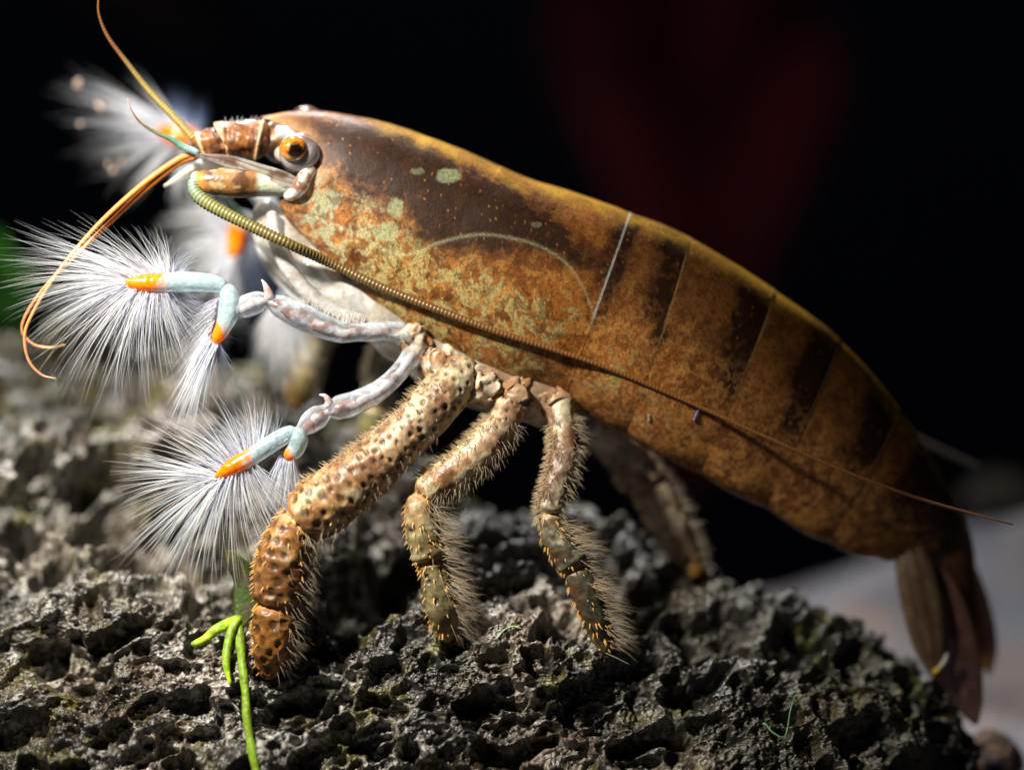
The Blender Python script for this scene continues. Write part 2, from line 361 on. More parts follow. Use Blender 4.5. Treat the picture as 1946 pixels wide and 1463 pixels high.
# straight first span, so the notch for the eye keeps its outline
G0 = keys[0][None] * (1 - uk[:, None, None]) + keys[1][None] * uk[:, None, None]
w0 = np.clip(1 - uk, 0, 1)[:, None, None] * sst(.12, .28, va)[None, :, None]; G = np.where(uk[:, None, None] < 1, G * (1 - w0 * .5) + G0 * w0 * .5, G)
tgt = catmull(np.array([(495, 222), (540, 214), (600, 212), (650, 217), (700, 226), (760, 241), (820, 262), (880, 285), (960, 321)], float), np.linspace(0, 8, 200))
sel = G[:, 0, 0] < 950
dyv = np.where(sel, np.interp(G[:, 0, 0], tgt[:, 0], tgt[:, 1]) - G[:, 0, 1], 0); G[..., 1] += dyv[:, None] * sst(.30, .05, va)[None]
FV = np.broadcast_to(((1 - np.cos(va * math.pi)) / 2)[None], (nu, nv)); U = np.broadcast_to(uk[:, None], (nu, nv))
PB = W(G[..., 0], G[..., 1], G[..., 2])
NB = normals(PB)
cen = PB.mean(1, keepdims=True); sg = np.sign(((PB - cen) * NB).sum(2).mean()); NB = NB * sg
# overlapping plates: every plate lifts towards its rear edge and drops on to the next one
seg = np.where(U < 6, 0, np.floor(U - 5)); fs = np.where(U < 6, U / 6, U - np.floor(U))
UB = U - np.where(U > 6.3, .05 * np.sin(math.pi * FV), 0); seg = np.where(UB < 6, 0, np.floor(UB - 5)); fs = np.where(UB < 6, UB / 6, UB - np.floor(UB))
lift = np.where(seg == 0, 0, 1.7 * fs ** 3 * sst(1, .955, fs) * sst(.85, .4, FV) + 1.3 * np.sin(math.pi * fs)) + 1.4 * np.exp(-((U - 5.987) / .010) ** 2)

lift += np.where(seg > 0, 5 * np.sin(math.pi * fs) ** .8 * sst(.8, .98, FV), 0)
Pf = PB.reshape(-1, 3)
lift = lift.reshape(-1) + (fbm(Pf, 120, 3, 61) - .5) * 5 + (fbm(Pf, 30, 3, 62) - .5) * 1.6
gx_, gy_ = G[..., 0].ravel(), G[..., 1].ravel(); fv = FV.ravel(); uu = U.ravel()
sut = np.array([(560, 408), (600, 414), (640, 428), (690, 450), (735, 476), (780, 483), (830, 462), (900, 446), (960, 450), (1030, 470), (1080, 505), (1110, 552), (1130, 602)], float)
sp = catmull(sut, np.linspace(0, len(sut) - 1, 160))
def polydist(px, py, poly):
    d = np.full(len(px), 1e9)
    for (ax, ay), (bx, by) in zip(poly[:-1], poly[1:]):
        t = np.clip(((px - ax) * (bx - ax) + (py - ay) * (by - ay)) / ((bx - ax) ** 2 + (by - ay) ** 2 + 1e-9), 0, 1)
        d = np.minimum(d, np.hypot(px - ax - t * (bx - ax), py - ay - t * (by - ay)))
    return d
near = (uu < 6.2)
ds_ = np.full(len(gx_), 99.0); ds_[near] = polydist(gx_[near], gy_[near], sp)
lift -= .9 * np.exp(-(ds_ / 4) ** 2)
VB = Pf + NB.reshape(-1, 3) * lift[:, None]
# pigment, plus painted light on the abdomen
nA, nB_, nC = fbm(Pf, 70, 5, 201), fbm(Pf, 24, 4, 202), fbm(Pf, 9, 3, 203)
wB = np.stack([fbm(Pf, 36, 3, 210 + k) - .5 for k in range(3)], 1) * 55
nD = fbm(Pf + wB, 36, 5, 207, .6); nE = fbm(Pf + wB, 10, 4, 208, .6)
c = mixc(np.tile(rgb(140, 92, 48), (len(Pf), 1)), rgb(92, 54, 26), sst(.36, .60, nA * .5 + nE * .5))
c = mixc(c, rgb(170, 112, 52), sst(.5, .64, nB_) * .5)
c = mixc(c, rgb(64, 38, 20), sst(.54, .64, fbm(Pf, 13, 4, 221, .6)) * .55)
abd = sst(5.9, 6.1, uu)
c = mixc(c, rgb(112, 70, 36), abd * .45)
front = sst(1.8, .6, uu)
c = mixc(c, rgb(150, 108, 78), front * .6 * sst(.3, .6, fv))
def blob(cx, cy, sx, sy, ang=0):
    a = math.radians(ang); dx, dy = gx_ - cx, gy_ - cy
    return np.exp(-(((dx * math.cos(a) + dy * math.sin(a)) / sx) ** 2 + ((-dx * math.sin(a) + dy * math.cos(a)) / sy) ** 2))
warm = blob(1000, 560, 110, 60, 20) + blob(1085, 610, 70, 80) + blob(1230, 690, 120, 60, 30) + blob(1110, 420, 60, 50)
c = mixc(c, rgb(166, 100, 34), np.clip(warm, 0, 1) * .42)
zone = sst(.40, .58, fv) * sst(5.95, 5.5, uu) * (1 - .35 * sst(.88, 1, fv)) + .75 * blob(620, 420, 70, 60) + .5 * blob(1190, 720, 80, 40, 30) + .3 * abd * sst(.5, .7, fv) * sst(8.5, 7, uu)
pale = sst(.435, .495, nD + .16 * (np.clip(zone, 0, 1) - 1) + .06 * blob(830, 520, 90, 60, 20) + .06 * blob(650, 440, 90, 60, 30) + .05 * blob(930, 520, 80, 50) + .04 * blob(1080, 620, 60, 60)) * sst(.42, .49, nE + .18 * (nD - .5)) * np.clip(zone, 0, 1)
pc = mixc(np.tile(rgb(164, 150, 96), (len(Pf), 1)), rgb(150, 154, 124), sst(3.0, 1.0, uu))
c = mixc(c, pc, pale * .86)
gold = sst(.5, .6, fbm(Pf + wB * .6, 22, 5, 241, .62)) * sst(.22, .5, fv) * (.35 + .65 * sst(.4, .58, nA))
c = mixc(c, rgb(186, 134, 66), gold * .62 * (1 - .9 * pale))
c = mixc(c, rgb(70, 40, 22), sst(.53, .60, fbm(Pf + wB * .5, 14, 4, 251, .6)) * sst(.35, .5, fv) * (.55 - .25 * abd))
dark = 1.0 * blob(800, 335, 160, 45, 22) + 1.1 * blob(940, 415, 110, 60, 15) + .6 * blob(720, 300, 90, 45, 15) + .5 * blob(690, 350, 60, 40) + .7 * blob(835, 430, 60, 45) + .45 * blob(700, 260, 110, 20, 12)
dark = dark + .8 * blob(1075, 470, 70, 25, 30) + .55 * sst(5.62, 5.95, uu) * sst(6.02, 5.98, uu) * sst(.62, .2, fv)
band = np.zeros(len(Pf))
for k in range(6, 12):
    f = uu - k; ins = (f >= 0) & (f < 1)
    band = np.where(ins, sst(.42, .80, f + (nA - .5) * .4 - .25 * (fv - .2)) * sst(.66, .30, fv + (nB_ - .5) * .3), band)
    if k == 6: band = np.where(ins, np.maximum(band * .8, .9 * sst(.3, .05, f) * sst(.75, .3, fv)), band)
dark = dark + band * 1.05 + .9 * blob(1256, 636, 13, 20, 20) + .8 * blob(1392, 722, 14, 26, 20) + .7 * blob(1600, 855, 18, 16) + .6 * blob(1500, 805, 18, 40, 25) + .8 * sst(10.1, 10.8, uu) * sst(.8, .4, fv)
dark = np.clip(dark * 1.45 * (.5 + .95 * sst(.3, .66, nB_ * .6 + nC * .4)), 0, 1)
c = mixc(c, rgb(38, 22, 13), dark * .94)
dors = sst(.10, .01, fv + (nB_ - .5) * .10) * sst(.9, 1.5, uu)
c = mixc(c, rgb(170, 130, 40), dors * (.4 + .5 * sst(.4, .6, nA)))
q1, _, qi = worley(Pf, 13, 231)
c = mixc(c, rgb(176, 118, 62), sst(.20, .10, q1) * (qi > .45) * .6 * sst(.75, .3, fv))
c = mixc(c, rgb(190, 140, 84), sst(.5, .6, fbm(Pf, 7, 3, 233)) * .35 * abd * sst(.3, .6, fv))
c = mixc(c, rgb(188, 190, 150), np.exp(-(ds_ / 2.6) ** 2) * .30)
for cx, cy, sx, sy, a in ((851, 334, 20, 13, 10), (752, 395, 14, 16, 20), (730, 441, 21, 18, 0), (1020, 427, 10, 5, 10), (792, 326, 12, 6, 10)):
    m = sst(1.25, .85, np.hypot((gx_ - cx) / sx, (gy_ - cy) / sy) + (nC - .5) * .7 + (nB_ - .5) * .6)
    c = mixc(c, rgb(140, 152, 116), m * (.6 if sx > 12 else .3))
edge = sst(5.974, 5.984, uu) * sst(6.010, 6.0, uu) * sst(.68, .48, fv)
c = mixc(c, rgb(206, 208, 204), edge * .9)
for k in range(7, 11):
    ub = UB.ravel(); c = mixc(c, rgb(226, 180, 116), sst(k - .042, k - .028, ub) * sst(k - .004, k - .014, ub) * sst(.72, .25, fv) * (.95 if k < 9 else .65))
c = mixc(c, rgb(196, 190, 160), sst(.965, .985, fv) * sst(6.0, 5.8, uu) * .6)
c = mixc(c, rgb(176, 140, 96), sst(.30, .0, uu) * sst(.22, .05, fv) * .5)
c = c * np.array([.84, .80, .76]) * (1 + .30 * abd * sst(.25, .5, fv))[:, None]  # lit look of the abdomen flank painted in as brighter colour
Fq = grid_faces(nu, nv, True)
# close the tail end with one more tiny ring instead of triangles
endc = VB[-nv:].mean(0); VB = np.vstack([VB, endc + (VB[-nv:] - endc) * .5 + np.array([14, 4, -10]), endc + (VB[-nv:] - endc) * .02 + np.array([18, 5, -13])]); c = np.vstack([c, c[-nv:], c[-nv:]])
Fq = grid_faces(nu + 2, nv, True)
if sg < 0: Fq = Fq[:, ::-1]
body = part('body', VB, Fq, M_shell, c, label='mottled brown carapace and ringed abdomen with dark bands')
def flank(x, y):
    """depth of the near flank at (x, y)"""
    m = (G[..., 2] - np.interp(U, np.arange(1, 13), ST[:, 5])) < 0
    q = np.where(m, (G[..., 0] - x) ** 2 + (G[..., 1] - y) ** 2, 1e12)
    return float(G[..., 2].ravel()[q.argmin()])

# ---- head core under the rostrum
t = tube([(640, 310, 0, 52), (590, 292, 0, 50), (545, 275, 0, 40), (505, 262, -8, 30), (488, 258, -10, 22)], 3, 40, disp=lambda s, th, r: 2.5 * np.sin(s * .16 + 3 * th))
n = fbm(t['V'], 18, 4, 301); cc = mixc(np.tile(rgb(120, 80, 44), (len(n), 1)), rgb(66, 40, 22), sst(.42, .6, n)); zz = t['V'][:, 2] - ZOFF
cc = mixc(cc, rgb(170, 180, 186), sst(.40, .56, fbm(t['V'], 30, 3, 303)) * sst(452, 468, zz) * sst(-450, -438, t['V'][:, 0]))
part('head', t['V'], t['F'], M_leg, cc)

# ---- eyes
def eye(cx, cy, d, sgn, k, ax, label):
    # pale cup on a short stalk, amber ball with an uneven dark pupil
    n1, n2 = 40, 48
    ph = np.linspace(0.001, math.pi - .001, n1); th = np.linspace(0, 2 * math.pi, n2, endpoint=False)
    PH, TH = np.meshgrid(ph, th, indexing='ij')
    sph = np.stack([np.sin(PH) * np.cos(TH), np.cos(PH), np.sin(PH) * np.sin(TH)], -1).reshape(-1, 3)
    C = W(cx, cy, d)
    cup = C + sph * np.array([38, 28, 34]) * k + np.array([6, 0, -4]) * k
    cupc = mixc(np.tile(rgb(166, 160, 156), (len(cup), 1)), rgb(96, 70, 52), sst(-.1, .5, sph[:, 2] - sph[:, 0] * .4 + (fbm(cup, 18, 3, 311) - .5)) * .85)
    cupc = mixc(cupc, rgb(120, 96, 76), np.exp(-((sph[:, 1] * sgn + .30) / .05) ** 2) * .7)
    e = part('eye', cup, grid_faces(n1, n2, True), M_clear, cupc, label=label)
    A = np.array(ax, float); A /= np.linalg.norm(A)
    R = np.stack([sph[:, 0] * 26, sph[:, 1] * 22, sph[:, 2] * 24], 1) * k
    ball = C + np.array([-4, sgn * 22, 3]) * k + R
    ca = sph @ A
    bc = mixc(np.tile(rgb(176, 100, 30), (len(ball), 1)), rgb(222, 160, 76), sst(.5, .62, fbm(ball, 8, 3, 317)) * .7)
    bc = mixc(bc, rgb(20, 9, 5), sst(.66, .92, ca + .30 * (fbm(ball, 9, 3, 319) - .5)))
    bc = mixc(bc, rgb(132, 70, 14), sst(.62, .3, ca) * .6)
    part('eyeball', ball, grid_faces(n1, n2, True), M_eye, bc, e)
    s_ = tube([(cx + 6, cy + 2, d * .8, 22 * k), (cx - 18, cy + 6, d * .6, 17 * k), (cx - 34, cy + 2, d * .25, 14 * k)], 3, 20)
    part('eye_stalk', s_['V'], s_['F'], M_clear, np.tile(rgb(206, 190, 176), (len(s_['V']), 1)), e)
eye(563, 288, -66, -1, 1.0, (.20, -1, -.15), 'near eye: amber ball with a dark pupil in a pale ring')
eye(577, 226, 66, 1, .8, (0, 1, .4), 'far eye: pale bump showing above the rostrum')

# ---- antennule stalk: three flared joints
def joint_tube(K, rims, amp, seed, c0, c1, nv=36, ds=2.2):
    t = tube(K, ds, nv, disp=lambda s, th, r: sum(amp * np.exp(-((s - q) / 3.2) ** 2) for q in rims) + 1.6 * np.sin(5 * th + s * .05) + 1.2 * np.sin(11 * th - s * .11) )
    _c = np.repeat(t['P'], nv, 0); t['V'] = t['V'] + (t['V'] - _c) / (np.linalg.norm(t['V'] - _c, axis=1)[:, None] + 1e-9) * ((fbm(t['V'], 9, 4, seed + 7) - .5) * 6)[:, None]
    n = fbm(t['V'], 12, 4, seed); c = mixc(np.tile(c0, (len(n), 1)), c1, sst(.4, .62, n))
    for q in rims: c = mixc(c, rgb(216, 186, 140), np.exp(-((t['s'] - q) / 3) ** 2) * .6)
    return t, c
t, cc = joint_tube([(520, 276, -16, 30), (494, 268, -18, 36), (462, 264, -20, 35), (428, 266, -22, 33), (424, 268, -22, 28), (398, 274, -24, 27), (376, 282, -26, 22), (366, 286, -26, 13)],
                   (28, 95, 142), 4.5, 331, rgb(120, 72, 34), rgb(66, 40, 20))
cc = mixc(cc, rgb(150, 128, 104), sst(.2, .9, np.sin(t['th'] + 1.2) * -1) * 0)
stalk = part('antennule_stalk', t['V'], t['F'], M_leg, cc)
bt = []
for k in range(16):
    x = 432 + k * 4.2 + rng.uniform(-2, 2); bt.append((x, 234 - (x - 432) * .03 + 0, -20 + rng.uniform(-8, 8)))
O = W(*np.array(bt).T); hv, hf, tt, _ = hairs(O, np.stack([rng.uniform(-.3, .3, 16), rng.uniform(-.3, .3, 16), np.ones(16)], 1), rng.uniform(6, 15, 16), 1.0, np.zeros((16, 3)), 3)
part('bristles', hv, hf, M_hair, np.tile(rgb(200, 205, 215), (len(hv), 1)), stalk, stuff=True)

# ---- ringed feelers
def feeler(name, K, cols, period, amp, nv=12, label=None, mat=None):
    t = tube(K, max(period / 4.0, 1.1), nv, disp=lambda s, th, r: amp * r * (np.abs(((s / period) % 1) - .5) * -2 + .5))
    kk = t['k'] / (len(K) - 1); c = np.stack([np.interp(kk, np.linspace(0, 1, len(cols)), [q[j] for q in cols]) for j in range(3)], 1)
    c *= (1 - .35 * np.exp(-((((t['s'] / period) % 1) - .5) / .16) ** 2))[:, None]
    return part(name, t['V'], t['F'], mat or M_antenna, c, label=label)
olive, brown, tan, teal, orange = rgb(140, 124, 62), rgb(104, 66, 36), rgb(170, 130, 96), rgb(80, 124, 104), rgb(214, 128, 48)
feeler('antennule', [(372, 268, -30, 8), (330, 222, -36, 7.2), (285, 175, -44, 5.8), (240, 118, -54, 4.4), (206, 72, -62, 3.5), (189, 32, -68, 2.6), (187, 2, -72, 2), (192, -24, -76, 1.3)], [olive, olive, brown, brown, rgb(120, 86, 60)], 6, .22, label='thick olive feeler curving up from the head')
feeler('antennule', [(378, 291, -44, 6.5), (352, 282, -52, 7), (325, 264, -60, 5.4), (296, 252, -66, 3.4), (268, 234, -72, 2.2), (250, 210, -76, 1.4), (242, 186, -80, .9)], [rgb(150, 180, 180), teal, rgb(90, 100, 60), brown, rgb(176, 150, 140)], 5, .25, label='short teal and brown feeler')
feeler('antennule', [(376, 290, -38, 6), (335, 306, -48, 6.2), (270, 352, -62, 5.4), (200, 414, -78, 4.6), (148, 470, -92, 4), (100, 532, -102, 3.6), (64, 592, -108, 3.3), (47, 636, -110, 3.1), (54, 684, -108, 2.8), (78, 712, -104, 2.4), (106, 720, -100, 1.4)], [rgb(190, 120, 60), orange, orange, rgb(196, 128, 74), rgb(180, 120, 84), tan], 5, .12, label='long orange feeler drooping to a curl')
feeler('antennule', [(378, 296, -36, 6), (335, 314, -44, 6), (272, 364, -54, 5.2), (204, 428, -64, 4.4), (150, 480, -72, 3.8), (94, 536, -70, 3.4), (54, 590, -60, 3.1), (42, 628, -52, 2.9), (62, 654, -44, 2.7), (94, 661, -38, 2.4), (124, 655, -34, 1.4)], [rgb(180, 110, 56), orange, orange, rgb(190, 124, 74), rgb(184, 130, 90), rgb(196, 156, 90)], 5, .12, label='second orange feeler curling under at its tip')
KA = [(366, 340, -74, 10), (370, 362, -84, 12), (386, 380, -92, 13), (420, 401, -100, 12), (480, 431, -110, 11), (550, 464, -112, 10)]
for x, y, r in ((630, 501, 9.2), (720, 544, 8.4), (830, 588, 7.4), (940, 629, 6.4), (1050, 664, 5.4), (1150, 698, 4.6), (1300, 760, 4.1), (1450, 828, 3.7), (1600, 893, 3.3), (1750, 948, 2.9), (1840, 974, 2.5), (1926, 997, 1.8)):
    KA.append((x, y, min(flank(x, y) if x < 1500 else -60, -62) - r - 1.5, r))
feeler('antenna', KA, [rgb(106, 132, 116), rgb(112, 112, 64), rgb(98, 82, 40), rgb(92, 66, 32), rgb(116, 76, 36), rgb(140, 90, 46), rgb(150, 100, 60), rgb(176, 132, 100)], 7.4, .2, 14, label='long ringed olive antenna swept back along the flank')
feeler('antenna', [(420, 372, 60, 9), (470, 420, 130, 9), (620, 500, 170, 8), (900, 560, 190, 7), (1300, 660, 210, 6), (1600, 770, 230, 5.5), (1760, 842, 245, 5.5), (1862, 889, 260, 4.5)], [rgb(120, 150, 130), rgb(110, 90, 50), rgb(120, 110, 104)], 7.4, .15, 8, label='far antenna, its tip showing beyond the back')

# ---- flat scales and limbs of the head
def blade(name, K, mat, col, thick=3.0, cup=0.0, n=34, m=14, normal=(0, -1, 0), label=None, parent=None, ribs=0, tipcol=None, edgecol=None, seed=400):
    """leaf-shaped plate: K rows (x, y, d, half width); thickness and keel in depth"""
    P, E, s, kk = resample(K, max(2.0, 1e-3)); idx = np.linspace(0, len(P) - 1, n).astype(int); P, r, s = P[idx], E[idx, 0], s[idx]
    T = np.gradient(P, axis=0); T /= np.linalg.norm(T, axis=1)[:, None]
    Nn = np.asarray(normal, float); B = np.cross(T, Nn); B /= np.linalg.norm(B, axis=1)[:, None]; Nn = np.cross(B, T)
    q = np.linspace(-1, 1, m); th = np.sqrt(np.clip(1 - q ** 2, 0.02, 1))
    up = P[:, None] + B[:, None] * (r[:, None] * q)[..., None] + Nn[:, None] * (thick * th + cup * r[:, None] * (1 - q ** 2) + ribs * np.cos(q * 9))[..., None]
    dn = P[:, None] + B[:, None] * (r[:, None] * q)[..., None] + Nn[:, None] * (-thick * th + cup * r[:, None] * (1 - q ** 2) + ribs * np.cos(q * 9))[..., None]
    V = np.concatenate([up, dn[:, ::-1]], 1); nvv = V.shape[1]; V = V.reshape(-1, 3)
    F = grid_faces(n, nvv, True)[:, ::-1]
    qq = np.broadcast_to(np.concatenate([q, q[::-1]])[None], (n, nvv)).ravel(); tt = np.broadcast_to((s / s[-1])[:, None], (n, nvv)).ravel()
    nz = fbm(V, 20, 4, seed)
    c = mixc(np.tile(col[0], (len(V), 1)), col[1], sst(.4, .6, nz))
    if ribs: c = mixc(c, col[1] * .6, sst(.2, .8, np.cos(qq * 9) * -1) * .7)
    if edgecol is not None: c = mixc(c, edgecol, sst(.72, .95, np.abs(qq)) * .85)
    if tipcol is not None: c = mixc(c, tipcol, sst(.78, .98, tt) * .85)
    return part(name, V, F, mat, c, parent, label=label)
blade('antennal_scale', [(572, 352, -66, 10), (540, 342, -70, 17), (490, 326, -72, 17), (440, 308, -70, 13), (400, 299, -66, 7), (372, 296, -64, 2)], M_clear, (rgb(160, 150, 138), rgb(96, 68, 52)), 4, .25, normal=(.1, -1, .35), ribs=1.6, edgecol=rgb(220, 226, 224), seed=401, label='pale striped scale running forward below the eye')
blade('antennal_scale', [(470, 340, 20, 24), (430, 322, 10, 26), (390, 318, 0, 18), (350, 332, -10, 8), (312, 354, -16, 2)], M_clear, (rgb(226, 222, 205), rgb(196, 190, 160)), 4, .1, edgecol=rgb(236, 240, 244), seed=404, label='far pale scale pointing forward under the head')
t = tube([(560, 356, -50, 20), (530, 354, -58, 20), (495, 350, -64, 24), (450, 348, -70, 28), (410, 346, -72, 26), (385, 343, -72, 20), (370, 338, -72, 12), (362, 338, -72, 8)], 2.5, 36)
n = fbm(t['V'], 22, 4, 341); cc = mixc(np.tile(rgb(132, 92, 50), (len(n), 1)), rgb(76, 48, 26), sst(.4, .6, n)); cc = mixc(cc, rgb(176, 148, 100), sst(.56, .68, fbm(t['V'], 16, 3, 343)) * .7)
xx = t['V'][:, 0] + 973; cc = mixc(cc, rgb(176, 178, 160), sst(490, 505, xx) * .85); cc = mixc(cc, rgb(150, 172, 158), sst(386, 376, xx) * .9); cc = mixc(cc, rgb(206, 120, 36), sst(402, 392, xx) * sst(378, 386, xx) * .7)
part('antenna_base', t['V'], t['F'], M_leg, cc, label='swollen brown base joint of the near antenna')
t = tube([(598, 318, -62, 10), (582, 332, -72, 13), (572, 350, -74, 15), (560, 366, -70, 13), (540, 376, -60, 8)], 2, 24)
part('cheek_lobe', t['V'], t['F'], M_clear, mixc(np.tile(rgb(226, 220, 212), (len(t['V']), 1)), rgb(150, 110, 86), sst(.45, .6, fbm(t['V'], 14, 3, 351))))
# underside of the thorax and the mouth limbs, pale and glassy
t = tube([(500, 378, 0, 24), (520, 430, 0, 42), (575, 500, 0, 52), (650, 560, 0, 52), (740, 618, 0, 52), (830, 680, 0, 56), (930, 732, 0, 56), (1030, 762, 0, 48), (1110, 790, 4, 30)], 4, 48, disp=lambda s, th, r: 3 * np.sin(s * .08) * np.cos(th * 2))
n = fbm(t['V'], 40, 4, 361); cc = mixc(np.tile(rgb(222, 222, 216), (len(n), 1)), rgb(176, 166, 150), sst(.4, .62, n)); xx = t['V'][:, 0] + 973
cc = mixc(cc, rgb(176, 140, 100), sst(760, 960, xx) * (.4 + .5 * sst(.4, .6, fbm(t['V'], 22, 3, 363))))
part('underside', t['V'], t['F'], M_clear, cc, label='pale underside of the thorax')
for K, c0 in (([(516, 400, -46, 12), (522, 450, -56, 14), (545, 505, -60, 15), (585, 555, -58, 15), (640, 595, -50, 14), (700, 612, -40, 12)], rgb(206, 204, 200)), ([(500, 395, 30, 14), (498, 450, 34, 18), (525, 510, 30, 18), (580, 570, 24, 16), (660, 610, 20, 12)], rgb(226, 226, 222))):
    t = tube(K, 3, 20); n = fbm(t['V'], 26, 4, 371); part('mouth_limb', t['V'], t['F'], M_clear, mixc(np.tile(c0, (len(n), 1)), rgb(150, 128, 112), sst(.48, .64, n) * .7))

# ---- feeding arms with bristle fans
glass = rgb(186, 196, 204); bluew = rgb(184, 206, 212); amber = rgb(250, 140, 10)
def arm_mesh(K, seed, hook=None, tint=.6):
    t = tube(K, 2.5, 30, disp=lambda s, th, r: r * .14 * np.cos(3 * th + .5) ); n = fbm(t['V'], 16, 4, seed)
    c = mixc(np.tile(rgb(204, 214, 222), (len(n), 1)), rgb(150, 126, 114), sst(.5, .66, n) * tint)
    al = .22 + .34 * sst(.42, .6, fbm(t['V'], 22, 4, seed + 1)) + .45 * np.abs(np.sin(t['th'])) ** 4
    ms = [(t['V'], t['F'], np.concatenate([c, np.clip(al, 0, .95)[:, None]], 1))]
    K2 = [(k[0], k[1], k[2], k[3] * .5) for k in K]
    q = tube(K2, 3, 16, disp=lambda s, th, r: r * .25 * np.sin(s * .12 + th)); m = fbm(q['V'], 20, 4, seed + 3)
    cc = mixc(np.tile(rgb(196, 186, 182), (len(m), 1)), rgb(142, 78, 50), sst(.44, .54, m))
    ms.append((q['V'], q['F'], np.concatenate([cc, np.full((len(m), 1), .9)], 1)))
    if hook is not None:
        q = tube(hook, 1.6, 14); qc = mixc(np.tile(rgb(226, 226, 230), (len(q['V']), 1)), rgb(176, 110, 86), np.exp(-((q['k'] - 1.2) / .8) ** 2) * .6); ms.append((q['V'], q['F'], np.concatenate([qc, np.full((len(qc), 1), .85)], 1)))
    return ms
def bristle_fan(keys, n, r=1.1, jit=5, dspread=.3, bend=.12, seed=1, lenj=.12, c0=rgb(248, 250, 255), c1=rgb(236, 232, 226), taper=.55, glow=1, ls=1.0, clump=.3):
    """keys rows (x, y, d, direction in degrees: 0 right, 90 up, length, depth lean) run along the finger edge"""
    jit *= .6; dspread *= .5; n = int(n * (.8 if ls == 1.0 else 1.15))
    g = np.random.default_rng(seed); K = np.asarray(keys, float); t = np.sort(g.uniform(0, len(K) - 1, n)); q_ = np.sort(g.uniform(0, len(K) - 1, 4 * len(K))); t = t + clump * (q_[np.abs(t[:, None] - q_[None]).argmin(1)] - t)
    A = np.stack([np.interp(t, np.arange(len(K)), K[:, j]) for j in range(K.shape[1])], 1)
    r = r * .66; bend = bend * 2.1
    O = W(A[:, 0] + g.normal(0, 1.5, n), A[:, 1] + g.normal(0, 1.5, n), A[:, 2] + g.normal(0, 4, n))
    a = np.radians(A[:, 3] + g.normal(0, jit, n)); dd = A[:, 5] + g.normal(0, dspread, n)
    Dv = np.stack([np.cos(a), dd, np.sin(a)], 1)
    Lg = ls * A[:, 4] * (1 + g.normal(0, lenj, n)) * np.where(g.random(n) < .16, g.uniform(.45, .8, n), 1) / np.sqrt(1 + dd ** 2) * (1 + .35 * np.abs(dd))
    bv = np.stack([-np.sin(a), np.zeros(n), np.cos(a)], 1) * (bend * g.normal(1, .5, n))[:, None] + np.array([0, 1, 0])[None] * (-.35 * dd)[:, None] + g.normal(0, .03, (n, 3))
    V, F, tt, idx = hairs(O, Dv, Lg, r * g.uniform(.55, 1.5, n), bv, 8, taper)
    c = mixc(np.tile(c0, (len(V), 1)), c1, g.random(n)[idx]) * (.86 + .14 * g.random(n)[idx])[:, None]
    al = (.95 - .84 * tt ** .8) * (.6 + .4 * g.random(n)[idx])
    c4 = np.concatenate([c, al[:, None]], 1)
    if not glow: return V, F, c4
    u = bristle_fan(keys, n * glow * 1.2, r / .72 * 1.0, jit / .5 * 1.8, dspread / .6, bend / 1.7, seed + 500, .35, rgb(255, 255, 255), rgb(226, 228, 250), taper, 0, ls * .42)
    return join((V, F, c4), u)
def finger(K, seed, tipfrom, tipc=amber, flat=None):
    t = tube(K, 2, 26); n = fbm(t['V'], 14, 4, seed); kk = t['k'] / (len(K) - 1)
    c = mixc(np.tile(bluew, (len(n), 1)), rgb(176, 196, 196), sst(.5, .66, n) * .6)
    c = mixc(c, tipc, sst(tipfrom - .07, tipfrom + .09, kk + (n - .5) * .3 + .05 * np.sin(t['th']))); c = mixc(c, rgb(214, 92, 8), sst(.6, .72, fbm(t['V'], 9, 3, seed + 3)) * sst(tipfrom, tipfrom + .1, kk) * .5)
    return t['V'], t['F'], np.concatenate([c, (.62 + .36 * sst(tipfrom - .1, tipfrom + .1, kk) + .2 * sst(.5, .62, n))[:, None].clip(0, .98)], 1)
# near upper arm
V, F, C_ = join(*arm_mesh([(782, 640, -44, 26), (740, 632, -60, 19), (690, 632, -74, 17), (640, 630, -84, 20), (580, 606, -92, 24), (535, 584, -98, 21), (514, 574, -100, 13), (505, 572, -101, 13), (492, 574, -102, 19), (465, 584, -103, 20), (446, 592, -104, 13), (436, 594, -104, 12)], 401, [(512, 572, -106, 12), (509, 555, -110, 8), (503, 540, -112, 4), (497, 531, -112, 1)]))
arm = part('feeding_arm', V, F, M_glass, C_, label='glassy near arm raised forward, its fan spread to the left')
V, F, C_ = finger([(428, 540, -104, 14), (436, 565, -105, 19), (434, 595, -105, 20), (424, 622, -105, 15), (414, 640, -106, 12), (406, 654, -106, 5)], 411, .62); part('finger', V, F, M_glass, C_, arm)
V, F, C_ = finger([(432, 545, -104, 10), (412, 540, -106, 16), (380, 536, -110, 18), (340, 536, -114, 19), (310, 537, -118, 18), (270, 538, -122, 15), (246, 538, -124, 9), (236, 538, -125, 3)], 413, .56); part('finger', V, F, M_glass, C_, arm, label='finger with an orange tip')
f1 = bristle_fan([(330, 520, -116, 78, 60, .1), (305, 520, -118, 112, 92, 0), (280, 522, -120, 138, 150, -.1), (255, 526, -122, 154, 205, -.1), (238, 534, -124, 166, 208, -.1), (236, 538, -125, 178, 200, 0), (237, 541, -125, 194, 190, 0), (245, 547, -124, 212, 200, 0), (262, 552, -122, 234, 215, 0), (285, 556, -120, 254, 190, 0), (305, 557, -118, 272, 160, .1), (325, 556, -116, 292, 120, .2)], 430, 1.0, 5, .26, .10, 21)
f2 = bristle_fan([(300, 552, -108, 268, 190, .3), (330, 552, -108, 290, 110, .4), (345, 552, -106, 308, 90, .4)], 130, .7, 12, .3, .25, 22, c0=rgb(190, 196, 205), c1=rgb(170, 170, 176))
